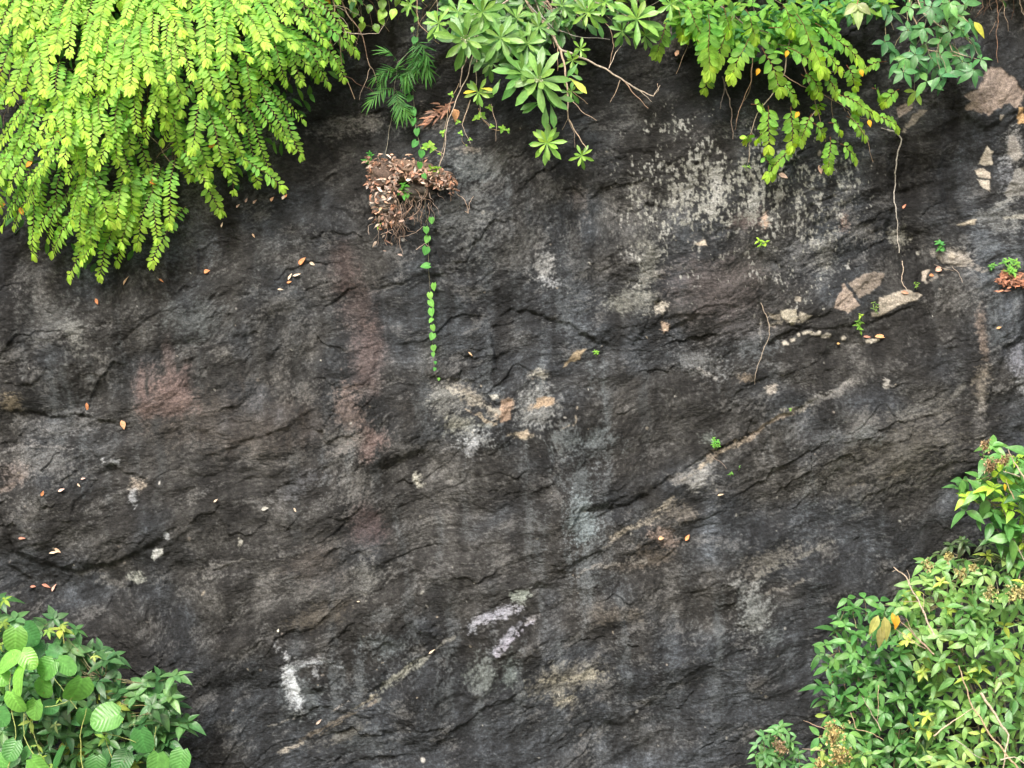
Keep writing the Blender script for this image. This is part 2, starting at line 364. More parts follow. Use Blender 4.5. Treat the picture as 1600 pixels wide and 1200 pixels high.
PINK = (.145, .108, .102); GREY = (.15, .15, .145); BLUE = (.115, .135, .145); PALE = (.30, .32, .34); WHITE = (.40, .43, .46)
TAN = (.27, .215, .175); OCH = (.33, .25, .17); BRN = (.07, .055, .045); LICH = (.30, .31, .27)
for args in [
    (225, 615, 24, 50, PINK, .8, 0, .55), (272, 610, 36, 44, PINK, 1.0, 0, .55), (255, 640, 55, 20, PINK, .7, 0, .55), (262, 560, 14, 40, PINK, .4, 0, .55), (229, 600, 5, 34, (.03, .03, .03), 1.0, 0, .6), (277, 572, 7, 16, (.03, .03, .03), 1.0, 0, .6), (300, 590, 5, 26, (.03, .03, .03), .7, .2, .6),
    (575, 560, 34, 80, PINK, .50, 0, .55), (535, 420, 30, 50, (.085, .055, .052), .4, 0, .6), (560, 480, 30, 70, (.085, .06, .056), .4, 0, .6),
    (545, 640, 26, 45, (.17, .135, .125), .7), (575, 690, 30, 30, (.17, .12, .11), .6), (540, 690, 34, 26, GREY, .7),
    (550, 760, 24, 50, GREY, .55), (575, 820, 30, 40, (.08, .055, .055), .5), (570, 900, 26, 36, (.16, .165, .16), .6),
    (395, 660, 200, 60, BRN, .3), (470, 610, 40, 20, GREY, .35),
    (455, 1065, 12, 46, WHITE, .95, -0.25), (462, 1090, 14, 30, WHITE, .9, -.3), (450, 1030, 12, 12, PALE, .9), (485, 1030, 34, 7, PALE, .5), (499, 1050, 5, 12, PALE, .8),
    (470, 1085, 34, 40, BLUE, .55),
    (770, 960, 44, 7, (.24, .25, .29), .9, -0.42), (738, 980, 12, 12, (.27, .29, .33), .9), (812, 935, 18, 12, (.28, .31, .29), .9),
    (795, 990, 34, 6, (.24, .25, .29), .85, -0.75), (778, 1012, 7, 10, (.25, .26, .31), .8), (830, 970, 16, 6, (.26, .26, .27), .7, -.6),
    (800, 1050, 16, 30, (.14, .17, .17), .7), (752, 1055, 30, 28, (.13, .15, .145), .75), (880, 1060, 70, 24, (.20, .19, .15), .40, -.25), (880, 1095, 30, 16, (.2, .19, .15), .45),
    (908, 815, 22, 42, (.15, .185, .20), .95), (905, 760, 22, 60, BLUE, .5), (880, 680, 26, 30, BLUE, .65), (945, 690, 30, 26, BLUE, .65), (840, 640, 40, 38, (.19, .20, .20), .85),
    (700, 625, 34, 30, (.17, .175, .165), .75), (745, 625, 44, 12, (.24, .22, .18), .75, .55), (745, 685, 34, 16, (.25, .27, .28), .85), (735, 700, 18, 18, PALE, .6),
    (715, 665, 22, 16, (.22, .225, .19), .7), (788, 640, 12, 18, (.25, .19, .14), .95), (848, 632, 24, 6, OCH, .85, -.2), (815, 680, 22, 6, (.36, .32, .25), .9), (845, 585, 18, 12, (.28, .27, .23), .7),
    (850, 415, 20, 26, (.25, .26, .26), .85), (860, 440, 18, 10, PALE, .6), (725, 330, 60, 60, (.11, .12, .125), .6), (740, 260, 50, 30, BLUE, .6), (800, 380, 60, 60, GREY, .25),
    (905, 310, 14, 30, (.16, .15, .145), .5), (1010, 410, 22, 60, LICH, .35), (990, 470, 50, 25, LICH, .3), (780, 250, 80, 24, GREY, .35),
    (650, 745, 7, 12, (.34, .34, .30), 1.0), (655, 755, 12, 6, (.3, .3, .26), .7), (245, 862, 6, 10, (.4, .43, .43), .6, .4), (207, 905, 16, 9, (.32, .34, .31), .8), (180, 912, 30, 8, GREY, .5),
    (262, 838, 5, 4, PALE, 1), (215, 762, 14, 14, (.33, .29, .24), .8), (210, 778, 8, 14, PALE, .7), (180, 724, 6, 8, PALE, .9), (160, 720, 5, 5, PALE, .8),
    (120, 530, 22, 34, (.17, .175, .165), .85), (160, 555, 12, 14, GREY, .7), (80, 500, 60, 40, (.09, .095, .095), .5), (60, 720, 80, 40, GREY, .40), (20, 740, 30, 20, (.2, .17, .16), .5),
    (100, 670, 50, 16, (.13, .135, .14), .5), (45, 800, 40, 20, GREY, .4), (15, 630, 20, 14, (.2, .17, .12), .6), (0, 560, 40, 30, GREY, .3), (60, 430, 40, 30, GREY, .3),
    (375, 848, 6, 9, (.28, .28, .25), .9), (330, 890, 30, 16, GREY, .45, -.5), (300, 500, 60, 40, (.075, .085, .088), .6), (345, 550, 20, 16, GREY, .5), (440, 480, 40, 16, GREY, .35, -.4),
    (285, 380, 60, 60, (.07, .08, .09), .5), (530, 190, 50, 20, (.16, .155, .15), .5, -.2), (470, 760, 40, 20, (.08, .085, .095), .5, -.4), (490, 880, 50, 40, BRN, .3), (500, 960, 70, 20, (.075, .065, .05), .5, -.3),
    (600, 960, 40, 12, (.10, .11, .115), .5), (600, 1010, 40, 20, (.11, .13, .14), .55), (650, 1010, 20, 12, GREY, .5, -.4), (625, 1055, 44, 6, (.26, .27, .23), .85, -.72), (570, 1098, 30, 4, (.3, .28, .22), .7, -.5),
    (510, 1135, 60, 4, (.20, .17, .13), .5, -.45), (440, 1172, 10, 7, (.28, .27, .24), .95), (540, 1150, 40, 10, (.09, .08, .06), .5, -.45), (575, 1160, 60, 30, BLUE, .25),
    (1090, 745, 36, 20, (.21, .215, .21), .85, -.1), (1060, 745, 22, 10, GREY, .7), (1140, 700, 70, 5, (.24, .21, .165), .85, -.55), (1180, 678, 30, 4, (.28, .24, .2), .8, -.5), (1110, 684, 14, 10, (.16, .18, .17), .6),
    (1060, 800, 30, 20, (.13, .12, .105), .7), (1035, 840, 30, 14, (.28, .22, .19), .6), (1000, 820, 60, 5, (.24, .22, .18), .6, -.5), (985, 880, 40, 10, (.13, .115, .10), .5, -.2), (1020, 870, 30, 20, (.11, .095, .08), .6), (955, 960, 50, 20, (.10, .09, .075), .5),
    (1200, 880, 60, 20, (.14, .135, .12), .6, -.4), (1180, 960, 30, 45, (.17, .185, .185), .75), (1160, 915, 24, 14, (.21, .22, .22), .75), (1205, 1000, 18, 24, BLUE, .5), (1295, 860, 20, 20, GREY, .4),
    (1300, 690, 40, 20, (.085, .095, .105), .6), (1400, 700, 120, 60, (.10, .095, .08), .4, -.3), (1350, 680, 30, 16, BLUE, .4), (1430, 640, 30, 12, (.16, .165, .16), .35, -.4), (1340, 760, 60, 30, (.085, .085, .08), .4),
    (1180, 540, 40, 26, (.105, .12, .13), .6), (1090, 560, 50, 22, (.16, .17, .175), .55, .5), (1150, 510, 60, 30, (.09, .09, .095), .5), (1120, 450, 100, 60, (.075, .065, .065), .6), (1250, 400, 30, 36, (.13, .135, .14), .6),
    (1290, 395, 26, 30, (.24, .245, .23), .45), (1410, 370, 20, 24, (.22, .22, .19), .65), (1315, 350, 10, 16, (.27, .2, .17), .7), (1350, 360, 30, 20, GREY, .45), (1195, 345, 9, 14, (.42, .32, .25), .9), (1165, 345, 30, 18, (.16, .13, .125), .6),
    (1040, 508, 10, 10, (.45, .35, .27), .95), (1032, 482, 12, 8, (.4, .38, .33), .8), (1005, 360, 60, 60, GREY, .3),
    (1530, 530, 9, 60, (.17, .135, .11), .6), (1528, 600, 12, 50, (.17, .155, .13), .6), (1525, 650, 12, 30, GREY, .5), (1580, 560, 14, 40, (.19, .20, .23), .55), (1590, 600, 14, 24, PALE, .4), (1500, 470, 50, 20, GREY, .3),
    (1490, 400, 34, 14, (.30, .28, .25), .75, .2), (1560, 345, 40, 24, (.17, .18, .18), .65), (1540, 380, 30, 30, (.08, .095, .11), .6), (1585, 230, 16, 34, (.22, .225, .225), .8), (1575, 275, 12, 30, (.2, .215, .24), .7),
    (1310, 610, 50, 6, GREY, .6, -.45), (1240, 640, 24, 5, (.3, .28, .24), .6, -.2), (1385, 600, 7, 9, (.3, .29, .27), .8), (1205, 610, 8, 8, (.3, .28, .25), .8), (1170, 590, 18, 8, (.22, .18, .13), .5),
    (660, 180, 40, 18, (.17, .155, .14), .5), (1050, 55, 30, 30, (.12, .11, .10), .6), (575, 190, 30, 14, (.17, .165, .16), .5), (735, 235, 20, 8, (.28, .25, .22), .6), (700, 90, 50, 14, (.1, .1, .1), .3),
]:
    soft(*args)

# crusty white lichen of the upper right, in vertical drips
lm = .8 * (0.95 * g(1070, 290, 90, 90) + 0.85 * g(1190, 270, 110, 50) + .7 * g(1040, 190, 60, 24) + .65 * g(1330, 270, 60, 60) + .35 * g(1100, 350, 110, 70) + .45 * g(1000, 330, 40, 110)
      + .5 * g(1290, 400, 40, 60) + .35 * g(1240, 420, 80, 70) + .3 * g(1200, 200, 120, 50) + .5 * g(1400, 380, 34, 44) + .55 * g(1180, 330, 90, 40) + .5 * g(1270, 330, 70, 60) + .45 * g(1040, 440, 40, 60) + .4 * g(1240, 460, 60, 50) + .22 * g(900, 240, 60, 30) + .25 * g(1010, 450, 30, 40) + .2 * g(880, 470, 60, 30))
drip = fbm(U / 5.5, V / 11, 3, 84)
drip2 = fbm(U / 30, V / 34, 3, 88)
lN = .50 * drip + .30 * fbm(U / 4.2, V / 5.2, 2, 86) + .22 * (n_sp - .3) + .42 * drip2
lm = np.maximum(lm, .55 * g(1200, 330, 250, 160)) * (1 - .6 * black)
lmask = sstep(0, .24, lN - (.38 - .54 * np.clip(lm, 0, 1.05))) * sstep(.06, .25, lm)
lc = np.stack([0.33 + 0.10 * drip2, 0.34 + 0.10 * drip2, 0.31 + 0.12 * drip2], -1) * np.exp(0.35 * n_pix)[..., None]
col = col * (1 - .74 * lmask[..., None]) + .74 * lmask[..., None] * lc

# clean breaks: pale stone with crisp edges
def plate(pts, c, amp=3.0, raise_=0.0, rough=.42, k=1.0, rag=0.0):
    a = np.array(pts, float)
    wj, wi = window(a[:, 0].min() - 14, a[:, 0].max() + 14, a[:, 1].min() - 14, a[:, 1].max() + 14)
    u, v = WU[wj, wi], WV[wj, wi]
    sd = poly_sd(U[wj, wi] * .45 + u * .55, V[wj, wi] * .45 + v * .55, pts) + 1.7 * amp * fbm(U[wj, wi] / 10, V[wj, wi] / 10, 3, 95)
    m = sstep(-1.0, 1.6, sd) * k
    if rag: m = m * sstep(-.45, .25, n_fine[wj, wi] + .8 * n_pix[wj, wi] + .7 * n_mid[wj, wi] + .5 * drip0[wj, wi] + .35 - rag + .02 * sd * 2)
    t = np.exp(rough * (n_fine[wj, wi] + 0.8 * n_pix[wj, wi] + n_mid[wj, wi]))[..., None]
    col[wj, wi] = col[wj, wi] * (1 - m[..., None]) + m[..., None] * np.asarray(c, np.float32) * t
    H[wj, wi] += raise_ * sstep(-2, 3, sd)
Z5 = lambda x, y: (1040 + x / 2.857, 200 + y / 2.857)
Z8 = lambda x, y: (1350 + x / 6, 60 + y / 6)
plate([Z8(*p) for p in [(950, 550), (1100, 420), (1120, 300), (1200, 270), (1280, 280), (1400, 380), (1490, 500), (1470, 600), (1400, 660), (1330, 625), (1230, 660), (1160, 710), (1050, 690), (950, 660), (980, 600)]], (.25, .205, .175), 2.5, -.010)
plate([Z8(*p) for p in [(330, 660), (400, 600), (480, 585), (480, 640), (400, 700), (345, 760)]], (.24, .20, .165), 1.8, -.005)
plate([Z8(*p) for p in [(480, 700), (560, 640), (605, 655), (545, 720), (470, 810), (390, 850), (400, 820)]], (.22, .195, .16), 1.8, -.005)
plate([Z8(*p) for p in [(345, 885), (375, 845), (395, 860), (380, 895)]], (.25, .22, .18), 1)
plate([Z8(*p) for p in [(1420, 640), (1480, 640), (1500, 800), (1440, 800)]], (.42, .28, .14), 2)
plate([Z8(*p) for p in [(1260, 710), (1300, 720), (1290, 760), (1262, 750)]], (.33, .30, .26), 1)
plate([Z5(*p) for p in [(755, 810), (790, 690), (830, 735), (862, 790), (810, 828)]], (.30, .25, .21), 1.6, .004)
plate([Z5(*p) for p in [(810, 690), (900, 650), (990, 650), (960, 700), (900, 745), (860, 760)]], (.22, .19, .16), 2.2, .003, .3, .9)
plate([Z5(*p) for p in [(955, 755), (1020, 730), (1080, 722), (1145, 738), (1120, 765), (1050, 792), (970, 835), (920, 838), (915, 815), (950, 815)]], (.33, .30, .25), 1.6, .01)
plate([Z5(*p) for p in [(515, 815), (580, 805), (588, 850), (560, 885), (520, 850)]], (.33, .31, .25), 1.6, .006)
plate([Z5(*p) for p in [(595, 820), (650, 830), (610, 865), (585, 850)]], (.31, .29, .24), 1.6, .006)
plate([Z5(*p) for p in [(460, 825), (515, 830), (512, 860), (470, 845)]], (.22, .2, .165), 1.6)
plate([Z5(*p) for p in [(575, 752), (605, 750), (600, 775), (568, 780)]], (.30, .28, .24), 1.2)
for x, y, w in [(600, 925, 8), (632, 915, 22), (660, 920, 14), (680, 918, 10), (714, 930, 22), (575, 945, 12), (545, 960, 16), (905, 942, 14), (930, 945, 18), (950, 940, 12), (800, 940, 10)]:
    plate([Z5(x - w, y - 2), Z5(x, y - 11), Z5(x + w, y - 4), Z5(x + w * .8, y + 8), Z5(x - w * .7, y + 10)], (.38, .36, .31), 1.0, .005)
plate([Z5(*p) for p in [(1445, 66), (1478, 100), (1472, 152), (1408, 156), (1425, 110)]], (.40, .37, .31), 1.2, .004)
plate([Z5(*p) for p in [(1390, 178), (1430, 168), (1468, 188), (1462, 215), (1400, 212)]], (.40, .36, .30), 1.2, .004)
plate([Z5(*p) for p in [(1395, 222), (1458, 222), (1450, 270), (1420, 262)]], (.42, .39, .33), 1.2, .004)
plate([Z5(*p) for p in [(1540, 28), (1562, 40), (1590, 130), (1570, 160), (1530, 120)]], (.26, .25, .235), 1.6, .004)
plate([Z5(*p) for p in [(1520, 290), (1560, 190), (1620, 170), (1620, 300), (1545, 316)]], (.25, .25, .24), 1.6, .004)
plate([Z5(*p) for p in [(1300, 430), (1340, 410), (1390, 402), (1388, 430), (1330, 430)]], (.33, .30, .24), 1.2, .006)
plate([Z5(*p) for p in [(1520, 400), (1600, 380), (1620, 400), (1530, 410)]], (.28, .28, .25), 1.2)
plate([Z5(*p) for p in [(1215, 570), (1290, 545), (1370, 592), (1340, 615), (1240, 600)]], (.25, .235, .21), 2.5, .012)
plate([Z5(*p) for p in [(1270, 575), (1290, 550), (1310, 570), (1290, 582)]], (.45, .41, .35), 1.0, .02)
plate([Z5(*p) for p in [(1150, 685), (1160, 640), (1190, 625), (1170, 680)]], (.36, .32, .27), 1.2)
plate([Z5(*p) for p in [(120, 520), (170, 500), (180, 530), (140, 530)]], (.40, .36, .30), 1.2)
plate([Z5(*p) for p in [(965, 1160), (985, 1120), (1000, 1130), (975, 1165)]], (.36, .36, .34), 1.0)
plate([(780, 626), (797, 624), (799, 656), (780, 660)], (.25, .185, .14), 1.2, .0)
plate([(806, 676), (825, 670), (828, 680), (812, 685)], (.42, .36, .28), 1.0)
plate([(765, 617), (775, 615), (779, 623), (770, 625)], (.4, .4, .37), 1.0)
plate([(868, 620), (840, 622), (835, 636), (846, 634), (866, 632)], (.34, .26, .18), 1.5, 0, .25, .8)
plate([(880, 575), (905, 560), (918, 544), (902, 548), (888, 562)], (.36, .29, .19), 1.6, 0, .3, .85)
plate([(796, 928), (826, 918), (828, 936), (800, 942)], (.27, .31, .285), 1.6, 0, .3, .85, .3)
plate([(726, 994), (740, 972), (790, 958), (800, 942), (818, 944), (820, 950), (790, 966), (748, 976), (735, 994)], (.27, .28, .32), 4, 0, .4, .85, .5)
plate([(770, 1020), (785, 1000), (820, 975), (836, 970), (800, 1000), (782, 1022)], (.27, .27, .32), 4, 0, .4, .85, .5)
plate([(452, 1026), (446, 1040), (455, 1060), (460, 1095), (474, 1100), (470, 1060), (458, 1040)], (.40, .44, .47), 5, 0, .3, .85, .3)
plate([(465, 1095), (474, 1095), (480, 1115), (472, 1118)], (.36, .39, .42), 2, 0, .3, .6, .3)
plate([(238, 872), (244, 856), (256, 853), (252, 864), (242, 876)], (.55, .58, .58), 1.6)

def vein(pts, w, c, k=.8, th_=.1):
    a = np.array(pts, float)
    wj, wi = window(a[:, 0].min() - 30, a[:, 0].max() + 30, a[:, 1].min() - 30, a[:, 1].max() + 30)
    d, sd, tt = seg_dist(WU[wj, wi], WV[wj, wi], pts)
    ww = w * (1 + 1.2 * fbm(U[wj, wi] / 30, V[wj, wi] / 30, 2, 190))
    m = sstep(1.3, .5, d / np.maximum(ww, .3)) * sstep(-.35 + th_, .25 + th_, n_fine[wj, wi] + n_mid[wj, wi] + .6 * n_pix[wj, wi] + .2) * k
    m = m[..., None]
    col[wj, wi] = col[wj, wi] * (1 - m) + m * np.asarray(c, np.float32) * np.exp(.3 * n_pix[wj, wi])[..., None]
for pts, w, c, k in [([(500, 1150), (545, 1122), (600, 1088)], 1.6, (.22, .19, .15), .55), ([(596, 1090), (620, 1064), (660, 1028)], 4, (.21, .22, .20), .7), ([(660, 1028), (720, 988)], 3, (.2, .2, .18), .5),
                     ([(1108, 712), (1150, 690), (1182, 672), (1240, 642)], 4.5, (.27, .23, .19), .9), ([(1240, 642), (1290, 612), (1330, 596)], 3, (.24, .24, .23), .6), ([(955, 838), (985, 826), (1010, 805), (1050, 778)], 3.5, (.25, .23, .19), .7),
                     ([(440, 1172), (470, 1160)], 3, (.3, .28, .24), .8), ([(1205, 505), (1260, 500)], 2, (.3, .28, .23), .6), ([(1190, 500), (1190, 560)], 1.6, (.2, .2, .19), .6),
                     ([(700, 608), (735, 622), (778, 642)], 4, (.33, .32, .28), .8), ([(730, 640), (760, 655), (775, 660)], 2.5, (.3, .26, .2), .8), ([(690, 680), (735, 668), (770, 660)], 2, (.26, .28, .27), .6), ([(870, 672), (895, 660), (905, 640)], 2, (.28, .25, .2), .7),
                     ([(450, 1040), (520, 1032), (540, 1042)], 2, (.24, .27, .29), .6), ([(420, 1135), (450, 1122)], 1.6, (.3, .3, .29), .6), ([(520, 1108), (545, 1096)], 2, (.36, .34, .32), .8), ([(480, 870), (330, 880)], 1.5, (.18, .18, .17), .5),
                     ([(1450, 440), (1500, 400), (1530, 420)], 4, (.28, .26, .23), .6), ([(1560, 320), (1600, 310)], 5, (.25, .26, .25), .7), ([(0, 705), (40, 690), (110, 700)], 4, (.17, .17, .17), .6), ([(0, 770), (30, 745)], 4, (.24, .2, .18), .5),
                     ([(1180, 900), (1240, 880), (1300, 850)], 5, (.18, .18, .165), .6), ([(1200, 930), (1260, 912)], 3, (.17, .165, .15), .6), ([(900, 900), (960, 880), (1010, 876)], 3, (.22, .215, .2), .6), ([(850, 1060), (920, 1052), (940, 1042)], 5, (.27, .26, .21), .75), ([(870, 1100), (900, 1085)], 5, (.27, .26, .21), .75), ([(1090, 578), (1120, 590)], 3, (.3, .3, .29), .6),
                     ([(1330, 760), (1410, 735)], 4, (.15, .14, .12), .6), ([(1400, 660), (1460, 640), (1500, 600)], 4, (.15, .15, .14), .5)]:
    vein(pts, w, c, k)

# scattered flecks of broken stone and lichen dots
for k in range(190):
    u, v = RNG.uniform(-40, 1640), RNG.uniform(150, 1240)
    r = abs(RNG.normal(0, 1.2)) + .9
    an = RNG.uniform(0, 6.28); e = RNG.uniform(.35, 1)
    wj, wi = window(u - 12, u + 12, v - 12, v + 12)
    a = (U[wj, wi] - u) * math.cos(an) + (V[wj, wi] - v) * math.sin(an); b = -(U[wj, wi] - u) * math.sin(an) + (V[wj, wi] - v) * math.cos(an)
    m = (sstep(1.3, .7, np.sqrt((a / r) ** 2 + (b / (r * e)) ** 2)) * RNG.uniform(.4, 1))[..., None]
    c = np.array([[.34, .34, .31], [.30, .27, .22], [.42, .42, .40], [.22, .20, .18]][RNG.integers(4)])
    col[wj, wi] = col[wj, wi] * (1 - m) + m * c
# fine mineral grains everywhere
sp = sstep(0.50, 0.95, n_sp + 0.3 * n_mid + 0.2 * n_big + .3 * n_fine) * (1 - black * .7)
col = col * (1 - .22 * sp[..., None]) + .22 * sp[..., None] * np.array([.24, .23, .21])
# greenish film in the damp hollows at the top
col = np.clip(col, .004, .62)
# soil colour on the hillside above the brow
top = sstep(-150, -330, V + 30 * n_mid)[..., None]
col = col * (1 - top) + top * np.array([.07, .05, .035]) * np.exp(.4 * n_fine)[..., None]

def build_cliff():
    nv, nu = U.shape
    co = np.empty((nv, nu, 3), np.float32)
    co[..., 0] = (U - 800) * S
    co[..., 1] = -H
    co[..., 2] = ZC + (600 - V) * S
    idx = np.arange(nv * nu).reshape(nv, nu)
    q = np.stack([idx[:-1, :-1], idx[1:, :-1], idx[1:, 1:], idx[:-1, 1:]], -1).reshape(-1, 4).astype(np.int32)
    me = bpy.data.meshes.new('rock_cliff')
    me.vertices.add(nv * nu); me.vertices.foreach_set('co', co.reshape(-1))
    me.loops.add(q.size); me.loops.foreach_set('vertex_index', q.reshape(-1))
    me.polygons.add(len(q)); me.polygons.foreach_set('loop_start', np.arange(0, q.size, 4, dtype=np.int32))
    me.polygons.foreach_set('use_smooth', np.ones(len(q), bool))
    me.update()
    at_ = me.color_attributes.new('stone', 'FLOAT_COLOR', 'POINT')
    rgba = np.ones((nv * nu, 4), np.float32); rgba[:, :3] = col.reshape(-1, 3)
    at_.data.foreach_set('color', rgba.reshape(-1))
    o = bpy.data.objects.new('rock_cliff', me)
    C.objects.link(o)
    return o

def mat_new(name):
    m = bpy.data.materials.new(name); m.use_nodes = True
    nt = m.node_tree; nt.nodes.clear()
    out = nt.nodes.new('ShaderNodeOutputMaterial')
    p = nt.nodes.new('ShaderNodeBsdfPrincipled')
    nt.links.new(p.outputs[0], out.inputs[0])
    return m, nt, p, out

def rock_mat():
    m, nt, p, out = mat_new('stone')
    N = nt.nodes.new; L = nt.links.new
    a = N('ShaderNodeAttribute'); a.attribute_name = 'stone'
    tc = N('ShaderNodeTexCoord')
    n1 = N('ShaderNodeTexNoise'); n1.inputs['Scale'].default_value = 120; n1.inputs['Detail'].default_value = 6; n1.inputs['Roughness'].default_value = .65
    L(tc.outputs['Object'], n1.inputs['Vector'])
    mr = N('ShaderNodeMapRange'); mr.inputs[1].default_value = .3; mr.inputs[2].default_value = .7; mr.inputs[3].default_value = .5; mr.inputs[4].default_value = 1.5
    L(n1.outputs['Fac'], mr.inputs[0])
    mx = N('ShaderNodeMix'); mx.data_type = 'RGBA'; mx.blend_type = 'MULTIPLY'; mx.inputs[0].default_value = 1
    L(a.outputs['Color'], mx.inputs[6]); L(mr.outputs[0], mx.inputs[7])
    L(mx.outputs[2], p.inputs['Base Color'])
    p.inputs['Roughness'].default_value = .72
    p.inputs['Specular IOR Level'].default_value = .35
    mp = N('ShaderNodeMapping'); mp.inputs['Rotation'].default_value = (0, math.radians(24), 0); mp.inputs['Scale'].default_value = (.55, 1, 1.5)
    L(tc.outputs['Object'], mp.inputs['Vector'])
    n2 = N('ShaderNodeTexNoise'); n2.inputs['Scale'].default_value = 60; n2.inputs['Detail'].default_value = 8; n2.inputs['Roughness'].default_value = .7
    L(mp.outputs[0], n2.inputs['Vector'])
    b = N('ShaderNodeBump'); b.inputs['Strength'].default_value = 1.0; b.inputs['Distance'].default_value = .015
    L(n2.outputs['Fac'], b.inputs['Height']); L(b.outputs[0], p.inputs['Normal'])
    return m

cliff = build_cliff()
cliff.data.materials.append(rock_mat())
tag(cliff, 'dark grey weathered rock face with pale lichen, pink stains and cracks', 'cliff', kind='structure')

def ground():
    n = 80
    me = bpy.data.meshes.new('ground')
    xs = np.linspace(-60, 60, n); ys = np.linspace(-80, 6, n)
    X, Y = np.meshgrid(xs, ys)
    Zz = 0.12 * fbm(X / 4, Y / 4, 3, 200)
    co = np.stack([X, Y, Zz], -1).reshape(-1, 3)
    idx = np.arange(n * n).reshape(n, n)
    q = np.stack([idx[:-1, :-1], idx[:-1, 1:], idx[1:, 1:], idx[1:, :-1]], -1).reshape(-1, 4)
    me.from_pydata(co.tolist(), [], q.tolist())
    me.polygons.foreach_set('use_smooth', np.ones(len(q), bool))
    o = bpy.data.objects.new('ground', me); C.objects.link(o)
    m, nt, p, out = mat_new('forest_floor')
    tc = nt.nodes.new('ShaderNodeTexCoord'); nz = nt.nodes.new('ShaderNodeTexNoise'); nz.inputs['Scale'].default_value = 3; nz.inputs['Detail'].default_value = 8
    cr = nt.nodes.new('ShaderNodeValToRGB')
    cr.color_ramp.elements[0].color = (.05, .06, .025, 1); cr.color_ramp.elements[1].color = (.14, .13, .07, 1)
    cr.color_ramp.elements[0].position = .35; cr.color_ramp.elements[1].position = .65
    nt.links.new(tc.outputs['Object'], nz.inputs['Vector']); nt.links.new(nz.outputs['Fac'], cr.inputs[0]); nt.links.new(cr.outputs[0], p.inputs['Base Color'])
    p.inputs['Roughness'].default_value = .95
    o.data.materials.append(m)
    tag(o, 'earthy green forest floor at the foot of the cliff', 'ground', kind='structure')
ground()

# ------------------------------------------------------------------ materials of plants
def leaf_mat(name, rough=.42, spec=.5, trans=.30, veins=0.0):
    m, nt, p, out = mat_new(name)
    N = nt.nodes.new; L = nt.links.new
    a = N('ShaderNodeAttribute'); a.attribute_name = 'tint'
    uv = N('ShaderNodeUVMap')
    sx = N('ShaderNodeSeparateXYZ'); L(uv.outputs[0], sx.inputs[0])
    # distance from the midrib in 0..1
    ab = N('ShaderNodeMath'); ab.operation = 'ABSOLUTE'; L(sx.outputs[0], ab.inputs[0])
    rib = N('ShaderNodeMapRange'); rib.inputs[1].default_value = 0.0; rib.inputs[2].default_value = .16; rib.inputs[3].default_value = 1.25; rib.inputs[4].default_value = 1.0
    L(ab.outputs[0], rib.inputs[0])
    tc = N('ShaderNodeTexCoord')
    nz = N('ShaderNodeTexNoise'); nz.inputs['Scale'].default_value = 45; nz.inputs['Detail'].default_value = 3
    L(tc.outputs['Object'], nz.inputs['Vector'])
    mr = N('ShaderNodeMapRange'); mr.inputs[1].default_value = .3; mr.inputs[2].default_value = .7; mr.inputs[3].default_value = .82; mr.inputs[4].default_value = 1.18
    L(nz.outputs['Fac'], mr.inputs[0])
    mu = N('ShaderNodeMath'); mu.operation = 'MULTIPLY'; L(rib.outputs[0], mu.inputs[0]); L(mr.outputs[0], mu.inputs[1])
    # side veins: chevrons v - |u| * k
    vk = N('ShaderNodeMath'); vk.operation = 'MULTIPLY_ADD'; vk.inputs[1].default_value = -.30; L(ab.outputs[0], vk.inputs[0]); L(sx.outputs[1], vk.inputs[2])
    wv = N('ShaderNodeMath'); wv.operation = 'MULTIPLY'; wv.inputs[1].default_value = 6.2832 * (7 if veins > .5 else 9); L(vk.outputs[0], wv.inputs[0])
    sn = N('ShaderNodeMath'); sn.operation = 'SINE'; L(wv.outputs[0], sn.inputs[0])
    bp = N('ShaderNodeBump'); bp.inputs['Strength'].default_value = .25 + .05 * veins; bp.inputs['Distance'].default_value = .0016 + .0006 * veins
    L(sn.outputs[0], bp.inputs['Height'])
    mx = N('ShaderNodeMix'); mx.data_type = 'RGBA'; mx.blend_type = 'MULTIPLY'; mx.inputs[0].default_value = 1
    L(a.outputs['Color'], mx.inputs[6]); L(mu.outputs[0], mx.inputs[7])
    sp_ = N('ShaderNodeTexNoise'); sp_.inputs['Scale'].default_value = 38; sp_.inputs['Detail'].default_value = 4; sp_.inputs['Roughness'].default_value = .7
    L(tc.outputs['Object'], sp_.inputs['Vector'])
    sr = N('ShaderNodeMapRange'); sr.inputs[1].default_value = .66; sr.inputs[2].default_value = .74; L(sp_.outputs['Fac'], sr.inputs[0])
    bm = N('ShaderNodeMix'); bm.data_type = 'RGBA'; bm.inputs[7].default_value = (.22, .14, .04, 1)
    L(sr.outputs[0], bm.inputs[0]); L(mx.outputs[2], bm.inputs[6])
    mx = bm
    L(mx.outputs[2], p.inputs['Base Color']); L(bp.outputs[0], p.inputs['Normal'])
    p.inputs['Roughness'].default_value = rough; p.inputs['Specular IOR Level'].default_value = spec
    tr = N('ShaderNodeBsdfTranslucent')
    hs = N('ShaderNodeHueSaturation'); hs.inputs['Hue'].default_value = .497; hs.inputs['Saturation'].default_value = 1.15; hs.inputs['Value'].default_value = 1.5
    L(mx.outputs[2], hs.inputs['Color']); L(hs.outputs[0], tr.inputs[0])
    ms = N('ShaderNodeMixShader'); ms.inputs[0].default_value = trans
    L(p.outputs[0], ms.inputs[1]); L(tr.outputs[0], ms.inputs[2]); L(ms.outputs[0], out.inputs[0])
    return m

